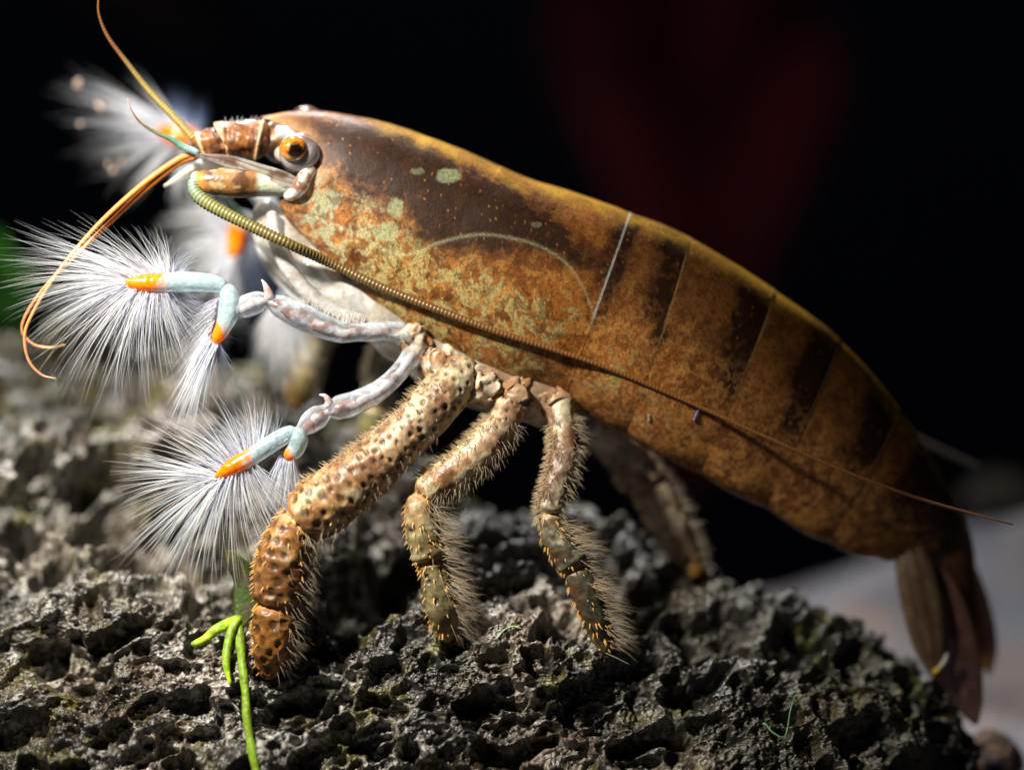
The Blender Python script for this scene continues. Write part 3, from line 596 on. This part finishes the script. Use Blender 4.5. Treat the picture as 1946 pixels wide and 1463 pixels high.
f2b = bristle_fan([(345, 522, -106, 60, 55, .5), (315, 521, -108, 95, 62, .5), (285, 523, -112, 125, 80, .5)], 120, .7, 14, .3, -.2, 25, c0=rgb(180, 190, 205), c1=rgb(160, 165, 176))
f3 = bristle_fan([(392, 636, -104, 236, 100, 0), (398, 644, -106, 238, 140, 0), (405, 652, -106, 240, 160, 0), (410, 656, -106, 245, 150, 0), (415, 655, -104, 252, 130, .15)], 210, 1.2, 4, .12, .05, 23, c0=rgb(255, 255, 255), c1=rgb(235, 240, 250))
f4 = bristle_fan([(418, 560, -100, 205, 90, .2), (408, 590, -100, 215, 110, .2), (402, 625, -102, 225, 120, .2), (398, 640, -102, 232, 120, .1)], 150, .7, 9, .25, .1, 24, c0=rgb(225, 220, 214), c1=rgb(190, 190, 200))
f5 = bristle_fan([(412, 655, -96, 262, 90, .4), (416, 652, -96, 280, 110, .5)], 60, .7, 9, .25, .1, 26, c0=rgb(190, 200, 215), c1=rgb(150, 160, 180))
part('bristles', *join(f1, f2, f2b, f3, f4, f5)[:2], M_bristle, join(f1, f2, f2b, f3, f4, f5)[2], arm, stuff=True)
ox = rng.uniform(560, 690, 70); O = W(ox, np.interp(ox, [505, 560, 600, 650, 690], [566, 582, 596, 612, 616]), np.interp(ox, [505, 690], [-98, -72]) + rng.uniform(-6, 6, 70))
hv, hf, _, _ = hairs(O, np.stack([rng.uniform(.0, .5, 70), rng.uniform(-.4, .4, 70), np.ones(70)], 1), rng.uniform(12, 26, 70), 1.3, rng.normal(0, .12, (70, 3)), 4)
part('hair_fringe', hv, hf, M_hair, np.tile(rgb(214, 208, 200), (len(hv), 1)), arm, stuff=True)
# near lower arm
V, F, C_ = join(*arm_mesh([(800, 648, -40, 24), (780, 680, -64, 18), (755, 712, -84, 17), (722, 742, -94, 19), (680, 764, -98, 21), (644, 776, -100, 22), (626, 780, -100, 14), (618, 784, -100, 15), (606, 792, -101, 21), (588, 806, -102, 20), (574, 818, -103, 13), (562, 826, -103, 12)], 421, [(624, 776, -108, 12), (624, 762, -110, 7), (617, 752, -112, 4), (606, 750, -112, 1)]))
arm = part('feeding_arm', V, F, M_glass, C_, label='glassy near arm lowered towards the rock, fan below the head')
V, F, C_ = finger([(556, 812, -103, 13), (566, 832, -104, 19), (562, 852, -104, 17), (552, 864, -104, 14), (545, 876, -104, 8)], 431, .70); part('finger', V, F, M_glass, C_, arm)
V, F, C_ = finger([(566, 818, -104, 12), (545, 826, -106, 16), (520, 840, -108, 17), (492, 858, -110, 17), (470, 872, -112, 17), (440, 888, -114, 15), (418, 902, -115, 9), (408, 908, -115, 3)], 433, .55); part('finger', V, F, M_glass, C_, arm, label='finger with an orange tip')
f1 = bristle_fan([(498, 842, -108, 62, 70, .1), (478, 856, -110, 88, 100, 0), (458, 866, -112, 112, 130, -.1), (438, 880, -113, 130, 150, -.1), (420, 894, -114, 145, 165, 0), (409, 905, -115, 160, 170, 0), (408, 908, -115, 176, 172, 0), (410, 910, -115, 196, 176, 0), (416, 911, -114, 220, 200, 0), (428, 908, -114, 240, 195, 0), (442, 902, -113, 258, 190, 0), (458, 894, -112, 272, 185, 0), (472, 886, -111, 290, 150, .1), (486, 878, -110, 306, 120, .1)], 330, 1.5, 4, .24, .08, 31)
f1b = bristle_fan([(409, 908, -115, 170, 160, 0), (416, 911, -114, 218, 205, -.05), (428, 908, -114, 240, 200, -.05), (450, 898, -113, 262, 195, 0)], 46, 3.0, 4, .12, .05, 33, c0=rgb(240, 236, 225), c1=rgb(220, 230, 240))
f2 = bristle_fan([(520, 832, -104, 48, 60, .4), (495, 842, -104, 70, 90, .4), (470, 858, -106, 100, 125, .4), (455, 868, -106, 120, 120, .4)], 190, .7, 10, .25, .25, 32, c0=rgb(190, 196, 205), c1=rgb(165, 168, 178))
f3 = bristle_fan([(530, 866, -103, 246, 90, 0), (540, 874, -104, 254, 110, 0), (548, 878, -104, 262, 118, 0), (556, 872, -103, 270, 110, .1), (558, 866, -102, 276, 90, .2)], 150, 1.0, 5, .15, .06, 34, c0=rgb(255, 255, 255), c1=rgb(225, 232, 245))
J = join(f1, f1b, f2, f3); part('bristles', J[0], J[1], M_bristle, J[2], arm, stuff=True)
# far arms, softer because they stand farther back
V, F, C_ = join(*arm_mesh([(600, 520, 60, 18), (540, 430, 130, 18), (460, 330, 200, 17), (400, 280, 220, 16), (372, 262, 226, 13)], 441, None, .3)); arm = part('feeding_arm', V, F, M_glass, C_, label='far arm held up beside the head, fan behind the feelers')
V, F, C_ = finger([(392, 272, 224, 12), (370, 266, 228, 18), (350, 260, 232, 22), (330, 256, 236, 22), (310, 250, 240, 14), (300, 248, 242, 5)], 443, .2); part('finger', V, F, M_glass, C_, arm)
f1 = bristle_fan([(352, 240, 232, 120, 60, .35), (330, 238, 236, 132, 180, .35), (312, 244, 240, 145, 215, .35), (300, 248, 242, 155, 200, .35), (302, 254, 242, 172, 170, .35), (312, 264, 240, 196, 150, .35), (330, 274, 236, 220, 130, .35), (350, 280, 232, 245, 120, .35), (366, 284, 228, 265, 110, .35)], 230, 1.4, 5, .25, .08, 41, clump=.75, glow=.7)
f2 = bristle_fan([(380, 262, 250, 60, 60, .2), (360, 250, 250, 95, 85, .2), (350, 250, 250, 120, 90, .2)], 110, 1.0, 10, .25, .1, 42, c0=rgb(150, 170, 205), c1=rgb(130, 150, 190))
f3 = bristle_fan([(390, 300, 228, 240, 100, 0), (400, 305, 226, 262, 110, 0)], 90, 1.2, 10, .2, .1, 43)
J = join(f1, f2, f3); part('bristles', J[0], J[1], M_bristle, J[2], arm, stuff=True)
V, F, C_ = join(*arm_mesh([(680, 600, 50, 18), (590, 540, 120, 18), (520, 470, 165, 17), (470, 420, 185, 14), (456, 410, 188, 12)], 451, None, .3)); arm = part('feeding_arm', V, F, M_glass, C_, label='far arm hanging behind the olive antenna, fan spread left')
V, F, C_ = finger([(456, 400, 186, 14), (455, 425, 188, 18), (450, 448, 190, 19), (445, 470, 190, 16), (440, 492, 190, 7)], 453, .3); part('finger', V, F, M_glass, C_, arm)
f1 = bristle_fan([(440, 400, 186, 160, 110, 0), (436, 420, 188, 172, 122, 0), (434, 440, 190, 182, 125, 0), (433, 460, 190, 198, 120, 0), (435, 480, 190, 215, 115, 0), (440, 492, 190, 240, 120, 0), (444, 490, 190, 256, 150, 0), (450, 484, 190, 268, 140, 0)], 300, 1.4, 5, .25, .08, 51, clump=.7)
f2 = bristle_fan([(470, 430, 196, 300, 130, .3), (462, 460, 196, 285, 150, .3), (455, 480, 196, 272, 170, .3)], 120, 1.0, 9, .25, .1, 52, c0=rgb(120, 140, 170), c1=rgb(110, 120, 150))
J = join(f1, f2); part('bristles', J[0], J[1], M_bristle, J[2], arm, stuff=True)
V, F, C_ = join(*arm_mesh([(740, 640, 60, 18), (680, 600, 120, 18), (620, 560, 160, 17), (575, 540, 180, 16), (560, 545, 184, 13)], 461, None, .3)); arm = part('feeding_arm', V, F, M_glass, C_, label='far arm below the thorax ending in a hanging white brush')
V, F, C_ = finger([(575, 528, 182, 14), (562, 545, 186, 20), (550, 562, 190, 21), (540, 580, 192, 15), (534, 596, 192, 6)], 463, .75, rgb(250, 236, 210)); part('finger', V, F, M_glass, C_, arm)
f1 = bristle_fan([(530, 570, 190, 222, 70, 0), (530, 590, 192, 240, 100, 0), (536, 597, 192, 256, 135, 0), (546, 590, 191, 268, 140, 0), (560, 578, 190, 280, 130, 0)], 300, 1.4, 6, .2, .06, 61)
part('bristles', *f1[:2], M_bristle, f1[2], arm, stuff=True)

# ---- walking legs
def pits_field(t, L, rmean, n, seed, lo=0, hi=1e9, rad=6.5):
    g = np.random.default_rng(seed); pts = []; tries = 0
    while len(pts) < n and tries < 4000:
        tries += 1; p = np.array([g.uniform(max(lo, 4), min(hi, L - 4)), g.uniform(0, 2 * math.pi)])
        if all((p[0] - q[0]) ** 2 + ((((p[1] - q[1] + math.pi) % (2 * math.pi)) - math.pi) * rmean) ** 2 > (rad * (1.55 + .75 * float(sst(.3, .7, p[0] / L)))) ** 2 for q in pts): pts.append(p)
    return pts
def leg(K, joints, seed, cols, npits=0, pitr=6.5, spines=80, fringe=160, fringe_len=34, spine_from=.45, label=None, fringe_from=.2, nvv=64, ds=2.4, spine_c=rgb(240, 176, 60), lead_share=.5):
    fringe = int(fringe * 2.4)
    K = [tuple(k) for k in K]; Kn = np.asarray(K, float)
    P, E, s, kk = resample(K, 4); L = s[-1]; rm = E[:, 0].mean()
    js = [float(np.interp(j, kk, s)) for j in joints]
    pits = pits_field(None, L, rm, npits, seed, rad=pitr); prs = np.random.default_rng(seed + 1).uniform(.65, 1.1, len(pits)) * pitr * np.array([.72 + .6 * sst(.3, .7, p[0] / L) for p in pits])
    def pitmask(ss, th):
        m = np.zeros_like(ss)
        for (a, b), pr in zip(pits, prs):
            near_ = np.abs(ss - a) < pr * 2
            if not near_.any(): continue
            dq = np.hypot(ss - a, (((th - b + math.pi) % (2 * math.pi)) - math.pi) * rm)
            m = np.maximum(m, sst(pr * 1.05, pr * .55, dq))
        return m
    def disp(ss, th, r):
        o = -4.0 * pitmask(ss, th) * (r > 10)
        for q in js: o = o - 9 * np.exp(-((ss - q) / 5) ** 2) + 4 * np.exp(-((ss - q + 13) / 7) ** 2)
        return o
    t = tube(K, ds, nvv, disp=disp)
    V = t['V']; rad = (V - np.repeat(t['P'], nvv, 0)); rad /= np.linalg.norm(rad, axis=1)[:, None] + 1e-9
    V = V + rad * ((fbm(V, 22, 4, seed) - .5) * 7 + (fbm(V, 7, 3, seed + 2) - .5) * 2.6)[:, None]
    kq = t['k'] / (len(K) - 1); n1 = fbm(V, 30, 4, seed + 5); n2 = fbm(V, 11, 4, seed + 6)
    cp = np.linspace(0, 1, len(cols)); c = np.stack([np.interp(kq, cp, [q[j] for q in cols]) for j in range(3)], 1)
    c = c * (.62 + .76 * sst(.3, .7, n2))[:, None]
    c = mixc(c, rgb(206, 198, 160), sst(.55, .66, n1) * .7 * sst(.75, .45, kq)); c = mixc(c, rgb(96, 56, 24), sst(.48, .34, n1) * .6)
    if npits: c = mixc(c, rgb(60, 40, 20), pitmask(t['s'], t['th']) * .75)
    for q in js: c = mixc(c, rgb(230, 176, 120), np.exp(-((t['s'] - q - 2) / 5) ** 2) * .6)
    lg = part('walking_leg', V, t['F'], M_leg, c * np.array([.74, .72, .70]), label=label)
    g = np.random.default_rng(seed + 9)
    def surf(sv, th, inset=0):
        Pq = np.stack([np.interp(sv, t['sl'], t['P'][:, j]) for j in range(3)], 1)
        Nq = np.stack([np.interp(sv, t['sl'], t['N'][:, j]) for j in range(3)], 1); Bq = np.stack([np.interp(sv, t['sl'], t['B'][:, j]) for j in range(3)], 1)
        Tq = np.stack([np.interp(sv, t['sl'], t['T'][:, j]) for j in range(3)], 1); rq = np.interp(sv, t['sl'], t['r'])
        out = Nq * np.cos(th)[:, None] + Bq * np.sin(th)[:, None]
        return Pq + out * (rq - inset)[:, None], out, Tq
    if spines:
        sv = g.uniform(spine_from * L, L * .985, spines); lead = g.random(spines) < lead_share
        th = np.where(lead, LEAD + g.normal(0, .25, spines), g.uniform(-1.6, 1.6, spines))
        O, out, T = surf(sv, th, 2)
        hv, hf, tt, _ = hairs(O, out + T * .7, g.uniform(7, 13, spines), g.uniform(1.8, 3.0, spines), T * .2, 3, .9, .05)
        part('spines', hv, hf, M_hair, mixc(np.tile(spine_c, (len(hv), 1)), rgb(255, 226, 160), tt), lg, stuff=True)
    if fringe:
        sv = g.uniform(fringe_from * L, L * .97, fringe); th = LEAD + math.pi + g.normal(0, .5, fringe)
        O, out, T = surf(sv, th, 3)
        ln = fringe_len * g.uniform(.5, 1.15, fringe) * np.where(sv / L < spine_from, .5, 1)
        a = hairs(O, out + T * g.normal(.35, .25, fringe)[:, None] + g.normal(0, .15, (fringe, 3)), ln, .5, T * .25 + g.normal(0, .1, (fringe, 3)), 5)
        nb = fringe // 2; sv = g.uniform(.12 * L, spine_from * L, nb); th = LEAD + g.normal(0, .6, nb)
        O, out, T = surf(sv, th, 2); b = hairs(O, out + T * .3 + g.normal(0, .25, (nb, 3)), g.uniform(8, 20, nb), 1.1, T * .2, 4)
        J = join((a[0], a[1], rgb(196, 178, 150)), (b[0], b[1], rgb(216, 196, 160)))
        part('hair_fringe', J[0], J[1], M_hair, J[2], lg, stuff=True)
    return lg
# which angle of the tube frame looks to the leading (left) edge for a leg running downwards
_t = tube([(0, 0, 0, 5), (0, 50, 0, 5), (0, 100, 0, 5)], 20, 8, cap=False)
LEAD = 0.0
for a in np.linspace(-math.pi, math.pi, 73):
    if (_t['N'][1] * math.cos(a) + _t['B'][1] * math.sin(a))[0] < -.999: LEAD = a
dF = lambda x, y: rock_d(x, y) - rock_lift(x, y, rock_d(x, y)) * .6
tan1, tan2, org, oli = rgb(168, 138, 108), rgb(164, 126, 86), rgb(186, 118, 40), rgb(126, 116, 78)
d1, d2, d3 = dF(512, 1282), dF(848, 1215), dF(1150, 1238)
leg([(900, 690, -30, 40), (862, 728, -58, 44), (818, 778, -82, 46), (760, 836, -95, 46), (700, 892, -100, 52), (645, 936, -102, 56), (604, 966, -102, 58), (582, 980, -102, 50), (566, 992, -101, 36), (556, 1008, -100, 42), (544, 1040, -99, 49), (533, 1085, -98, 51), (528, 1128, -97, 47), (526, 1150, -96, 38), (523, 1172, -95, 42), (519, 1212, -95, 39), (513, 1254, d1 * .5 - 47, 30), (510, 1290, d1, 13)], (8.0, 13.0), 501,
    [rgb(170, 148, 116), rgb(166, 138, 106), rgb(172, 134, 92), rgb(176, 130, 74), rgb(150, 104, 54), rgb(136, 92, 46), rgb(140, 92, 40), rgb(164, 108, 36)], 420, 8.5, 130, 300, 34, .52, 'stout near front leg, tan and orange with dark pits', lead_share=.82)
leg([(975, 745, -40, 30), (962, 790, -62, 30), (930, 836, -78, 33), (888, 876, -86, 34), (846, 908, -90, 33), (816, 928, -90, 28), (800, 944, -90, 26), (798, 975, -89, 31), (806, 1020, -88, 33), (817, 1056, -87, 30), (822, 1072, -86, 26), (830, 1108, -85, 30), (840, 1155, -84, 30), (846, 1196, d2, 22), (850, 1222, d2, 11)], (5.9, 9.6), 521,
    [tan1, tan1, tan2, rgb(176, 140, 100), oli, rgb(110, 96, 62), rgb(118, 110, 74), rgb(176, 140, 80)], 70, 4.6, 130, 420, 52, .46, 'second near leg, tan above and olive below with a hairy rear edge', fringe_from=.1)
leg([(1062, 745, -30, 30), (1066, 790, -50, 27), (1074, 840, -64, 27), (1068, 886, -72, 27), (1056, 930, -78, 26), (1046, 962, -80, 24), (1044, 980, -80, 23), (1052, 1010, -80, 27), (1072, 1046, -80, 29), (1090, 1072, -79, 26), (1096, 1086, -78, 24), (1112, 1124, -78, 27), (1132, 1174, -78, 26), (1146, 1215, d3, 19), (1153, 1244, d3, 10)], (5.8, 9.5), 541,
    [rgb(150, 112, 84), rgb(140, 108, 84), rgb(136, 118, 100), rgb(120, 104, 80), rgb(84, 82, 66), rgb(76, 72, 54), rgb(64, 66, 52), rgb(120, 96, 56)], 0, 5, 110, 460, 50, .48, 'third near leg, grey brown with a hairy rear edge', fringe_from=.1)
leg([(1080, 790, 40, 24), (1135, 815, 90, 30), (1190, 862, 120, 40), (1232, 920, 135, 42), (1268, 985, 142, 40), (1296, 1040, 146, 34), (1312, 1072, 148, 26), (1322, 1096, rock_d(1320, 1090), 15)], (3.0,), 561,
    [rgb(236, 232, 220), rgb(216, 204, 186), rgb(196, 176, 150), rgb(176, 156, 130), rgb(140, 124, 90), rgb(216, 160, 40)], 0, 5, 20, 120, 26, .5, 'far rear leg braced on the rock ridge', nvv=40, ds=4)
leg([(760, 640, 90, 26), (735, 665, 170, 28), (722, 710, 200, 28), (712, 770, 215, 27), (704, 830, 225, 24), (696, 880, 235, 18)], (3,), 571, [rgb(150, 150, 130), rgb(120, 124, 108), rgb(110, 116, 100), rgb(130, 122, 70), rgb(110, 100, 60)], 0, 5, 0, 60, 20, .5, 'far front leg, greenish grey, behind the lower feeding arm', nvv=32, ds=4)
leg([(700, 610, 110, 22), (640, 620, 200, 26), (600, 650, 230, 30), (582, 690, 245, 30), (570, 735, 262, 28), (562, 775, 280, 20)], (3,), 581, [rgb(176, 176, 160), rgb(150, 150, 130), rgb(150, 140, 110), rgb(150, 132, 70), rgb(120, 100, 60)], 0, 5, 0, 60, 20, .5, 'far second leg, pale and yellowish at its foot', nvv=32, ds=4)
# leg bases joining the legs to the underside
for k, (x, y, d, rx, ry) in enumerate(((842, 690, -40, 40, 38), (925, 730, -44, 36, 34), (985, 752, -42, 30, 34), (1060, 768, -34, 30, 28), (785, 645, -40, 34, 30))):
    t = tube([(x - rx * .9, y - ry * .6, d + 8, ry * .55), (x - rx * .3, y - ry * .1, d, ry), (x + rx * .3, y + ry * .2, d, ry * .95), (x + rx * .9, y + ry * .3, d + 8, ry * .5)], 2.5, 32)
    Vv = t['V'] + np.stack([fbm(t['V'], 20, 4, 601 + 5 * k + q) - .5 for q in range(3)], 1) * 46; n = fbm(t['V'], 16, 4, 611 + k)
    part('leg_base', Vv, t['F'], M_leg, mixc(np.tile(rgb(186, 170, 146) if k < 2 or k == 4 else rgb(140, 112, 86), (len(n), 1)), rgb(140, 100, 64), sst(.42, .62, n)))

# ---- tail fan
tb = 140
blade('uropod', [(1724, 1016, tb - 26, 20), (1736, 1076, tb - 44, 36), (1752, 1150, tb - 54, 40), (1764, 1214, tb - 58, 34), (1773, 1262, tb - 60, 20), (1779, 1290, tb - 60, 3)], M_tail, (rgb(126, 104, 72), rgb(104, 76, 58)), 3, .22, seed=701, normal=(-.3, -1, 0), ribs=1.6, edgecol=rgb(122, 108, 84), label='near outer tail blade, olive brown')
blade('uropod', [(1740, 1040, tb - 20, 16), (1776, 1120, tb - 28, 42), (1802, 1200, tb - 34, 50), (1822, 1280, tb - 36, 46), (1842, 1338, tb - 36, 28), (1856, 1376, tb - 36, 4)], M_tail, (rgb(134, 94, 82), rgb(104, 72, 64)), 4, .15, edgecol=rgb(160, 122, 98), seed=703, normal=(-.2, -1, 0), ribs=1.2, label='near inner tail blade, long and mauve brown')
blade('telson', [(1790, 990, tb + 4, 46), (1806, 1050, tb, 46), (1818, 1120, tb, 38), (1830, 1190, tb, 30), (1840, 1236, tb, 20), (1846, 1256, tb, 6)], M_tail, (rgb(96, 60, 32), rgb(58, 34, 20)), 12, .3, seed=705, normal=(-.1, -1, .1), tipcol=rgb(196, 146, 70))
blade('uropod', [(1818, 1040, tb + 30, 16), (1842, 1110, tb + 44, 26), (1862, 1180, tb + 52, 28), (1874, 1240, tb + 56, 22), (1880, 1280, tb + 58, 5)], M_tail, (rgb(124, 92, 76), rgb(96, 66, 54)), 4, .15, seed=707, tipcol=rgb(196, 150, 80), label='far tail blade with an amber tip')
blade('uropod', [(1812, 1040, tb + 22, 16), (1832, 1120, tb + 34, 24), (1848, 1190, tb + 40, 24), (1858, 1240, tb + 42, 17), (1862, 1275, tb + 42, 5)], M_tail, (rgb(170, 124, 64), rgb(124, 84, 50)), 4, .15, seed=709, tipcol=rgb(206, 160, 86), label='second far tail blade, amber')

# ================================================================== SMALL THINGS
# ---- green sprout beside the front leg
sproot = W(490, 1480, rock_d(490, 1463) - 14); sprout = empty('plant_sprout', sproot)
tag(sprout, 'bright green sprout with thin leaves beside the front leg of the shrimp', 'plant')
def stem_tube(K, name, c0, c1, parent, origin, seed):
    t = tube(K, 2.5, 18, disp=lambda s, th, r: r * (-.16 * np.exp(-(((th + math.pi) % (2 * math.pi) - math.pi - .3) / .3) ** 2) + .08 * np.sin(s * .09 + seed))); n = fbm(t['V'], 24, 3, seed)
    c = mixc(mixc(np.tile(c0, (len(n), 1)), c1, sst(.4, .62, n)), rgb(120, 110, 40), sst(.62, .72, fbm(t['V'], 9, 3, seed + 1)) * .7)
    return mk(name, t['V'], t['F'], M_leaf, parent, origin, c)
rd = lambda x, y: rock_d(x, y) - 22
lime, lime2 = rgb(176, 205, 30), rgb(126, 160, 28)
stem_tube([(x, y, rd(x, y), r) for x, y, r in ((453, 1168, 10), (455, 1200, 9), (459, 1250, 8.5), (466, 1310, 8), (470, 1370, 8), (479, 1425, 8), (490, 1480, 8))], 'stem', lime2, rgb(110, 130, 30), sprout, sproot, 801)
stem_tube([(x, y, rd(x, y) - 6, r) for x, y, r in ((455, 1172, 8), (432, 1186, 10), (408, 1198, 10), (390, 1214, 9), (372, 1222, 6), (362, 1223, 3))], 'leaf', lime, lime2, sprout, sproot, 803)
stem_tube([(x, y, rd(x, y) - 8, r) for x, y, r in ((454, 1172, 7), (440, 1198, 9), (432, 1230, 8), (430, 1262, 7), (434, 1285, 5), (438, 1300, 2.5))], 'leaf', lime, lime2, sprout, sproot, 805)
P, E, s_, kk_ = resample([(x, y, rd(x, y) - 4, r) for x, y, r in ((432, 1050, 8), (448, 1072, 18), (466, 1100, 24), (470, 1135, 26), (462, 1165, 18), (455, 1190, 6))], 4)
t = tube([(x, y, d, r, .25) for x, y, d, r in ((428, 1048, -66, 8), (446, 1068, -62, 17), (466, 1098, -58, 24), (470, 1135, -62, 26), (462, 1168, -70, 18), (454, 1192, -80, 6))], 3, 22)
n = fbm(t['V'], 26, 3, 811)
mk('leaf', t['V'], t['F'], M_leaf, sprout, sproot, mixc(mixc(np.tile(rgb(58, 76, 20), (len(n), 1)), rgb(92, 72, 66), sst(.5, .64, n) * .7), rgb(150, 140, 80), sst(1.1, .4, t['k'])))['label'] = 'dark olive curled leaf'
# ---- fine algae threads on the rock
for K, lab, cc in (([(945, 1212, 1.6), (958, 1197, 1.6), (975, 1190, 1.4), (992, 1194, .8)], 'tiny pale green thread arched on the rock between the second and third legs', rgb(170, 190, 140)),
                   ([(1452, 1372, 1.8), (1470, 1392, 1.8), (1492, 1398, 1.5), (1502, 1350, 1.2), (1512, 1318, .8)], 'tiny forked green algae thread on the dark right slope of the rock', rgb(120, 170, 120)),
                   ([(1150, 1240, 1.2), (1172, 1250, 1.2), (1196, 1262, .8)], 'tiny grey thread on the rock at the foot of the third leg', rgb(130, 130, 116))):
    KK = [(x, y, rock_d(x, y) - 26, r) for x, y, r in K]; t = tube(KK, 3, 8)
    tag(mk('algae_thread', t['V'], t['F'], M_leaf, None, t['P'][0], np.tile(cc, (len(t['V']), 1))), lab, 'algae', 'fine algae threads on the rock')
t = tube([(1772, 1280, tb - 72, 7), (1782, 1272, tb - 72, 5), (1794, 1258, tb - 72, 5), (1801, 1240, tb - 72, 3)], 2, 10)
tag(mk('yellow_fibre', t['V'], t['F'], M_leaf, None, t['P'][0], mixc(np.tile(rgb(222, 180, 30), (len(t['V']), 1)), rgb(206, 200, 180), sst(.8, 1.8, t['k']))), 'small yellow fibre stuck to the tail fan', 'fibre')
# ---- stones on the sand
def stone(name, x, y, d, r, sq, c0, c1, seed, label):
    n1, n2 = 48, 64; PH, TH = np.meshgrid(np.linspace(.001, math.pi - .001, n1), np.linspace(0, 2 * math.pi, n2, endpoint=False), indexing='ij')
    s = np.stack([np.sin(PH) * np.cos(TH), np.sin(PH) * np.sin(TH), np.cos(PH)], -1).reshape(-1, 3)
    C = W(x, y, d); V = C + s * r * np.array(sq) * (1 + .6 * (fbm(s * r, r * .8, 4, seed) - .5))[:, None]
    tag(mk(name, V, grid_faces(n1, n2, True), M_sand, None, C - np.array([0, 0, r * sq[2]]), mixc(np.tile(c0, (len(V), 1)), c1, sst(.42, .6, fbm(V, r * .5, 4, seed + 1)))), label, 'stone', 'stones on the sand')
stone('stone', 1885, 1445, 170, 60, (1, .9, .95), rgb(64, 60, 60), rgb(112, 88, 70), 901, 'small dark stone with rusty patches under the tail fan')
stone('stone', 1905, 945, 1050, 95, (1.0, .8, .7), rgb(30, 28, 24), rgb(44, 40, 32), 911, 'blurred brownish stone on the sand bank behind the tail')

# ---- plants far behind
def far_plant(name, base, leaves, cols, label, seed):
    B = W(*base); root = empty(name, B); tag(root, label, 'plant')
    for i, (x, y, d, w) in enumerate(leaves):
        K = [(base[0], base[1], base[2], w * .12), (base[0] * .6 + x * .4, base[1] * .45 + y * .55, (base[2] + d) / 2, w * .7), (base[0] * .2 + x * .8, base[1] * .15 + y * .85, d, w), (x, y, d, w * .1)]
        P, E, s, kk = resample(K, 30); T, N, Bn = frames(P)
        q = np.linspace(-1, 1, 9); V = P[:, None] + Bn[:, None] * (E[:, :1] * q)[..., None] + N[:, None] * (E[:, :1] * .25 * (1 - q ** 2) + 0)[..., None]
        V2 = V - N[:, None] * 9; VV = np.concatenate([V, V2[:, ::-1]], 1); n = fbm(VV.reshape(-1, 3), 200, 3, seed + i)
        mk('leaf', VV.reshape(-1, 3), grid_faces(len(P), 18, True), M_leaf, root, B, mixc(np.tile(cols[0], (len(n), 1)), cols[1], sst(.4, .6, n)))
far_plant('red_plant', (1330, 900, 2700), [(1060, -60, 2700, 120), (1580, 40, 2700, 120), (1150, -150, 3000, 130), (1290, -260, 3050, 150), (1400, -200, 2950, 150), (1500, -80, 3050, 130), (1240, 60, 2900, 120), (1420, 60, 2900, 130)], (rgb(190, 66, 74), rgb(140, 52, 60)), 'dark red broad-leaved plant, strongly blurred, far behind the back of the shrimp', 921)
far_plant('green_plant', (-60, 900, 900), [(-90, 380, 950, 60), (-10, 440, 900, 60), (50, 500, 900, 46), (-130, 420, 950, 60), (20, 560, 860, 50)], (rgb(60, 130, 20), rgb(40, 96, 16)), 'green broad-leaved plant, blurred, behind the left end of the rock', 931)

K = [(-150, -260, 2300, 150), (120, -120, 2350, 130), (330, 10, 2400, 90), (450, 60, 2450, 30)]
t = tube(K, 30, 24); n = fbm(t['V'], 160, 4, 951)
tag(mk('driftwood', t['V'] + (fbm(t['V'], 120, 3, 953) - .5)[:, None] * 60, t['F'], M_leaf, None, t['P'][0], mixc(np.tile(rgb(96, 74, 56), (len(n), 1)), rgb(52, 40, 32), sst(.4, .6, n))), 'brown driftwood branch, strongly blurred, in the dark behind the upright feeler', 'driftwood')

# ---- specks caught in the raised far fan, and two stray fibres on the flank
for x, y, d, r in ((147, 160, 236, 7), (186, 200, 238, 4.5), (152, 236, 236, 4), (190, 206, 236, 4), (205, 312, 238, 3.5), (229, 308, 236, 3.5), (214, 324, 238, 4)):
    t = tube([(x, y - r * 1.3, d, r * .6), (x + 1, y, d, r), (x, y + r * 1.3, d, r * .6)], 1.5, 12)
    tag(mk('food_particle', t['V'] + (fbm(t['V'], 4, 2, int(x)) - .5)[:, None] * 3, t['F'], M_hair, None, t['P'][0], np.tile(rgb(240, 214, 190), (len(t['V']), 1))), 'largest orange oval speck near the tips of the raised far fan' if r > 6 else 'tiny pale speck caught in the raised far fan behind the feelers', 'speck', 'specks caught in the raised fan')
for K, cc, lab in (([(1318, 800), (1324, 786), (1332, 772)], rgb(176, 160, 206), 'tiny lilac fibre stuck to the abdomen just below the antenna'), ([(1232, 802), (1234, 794), (1232, 787)], rgb(206, 186, 160), 'tiny pale fibre stuck low on the first abdomen ring')):
    t = tube([(x, y, flank(x, y) - 4, 2.2) for x, y in K], 1.5, 8)
    tag(mk('stray_fibre', t['V'], t['F'], M_hair, None, t['P'][0], np.tile(cc, (len(t['V']), 1))), lab, 'fibre')
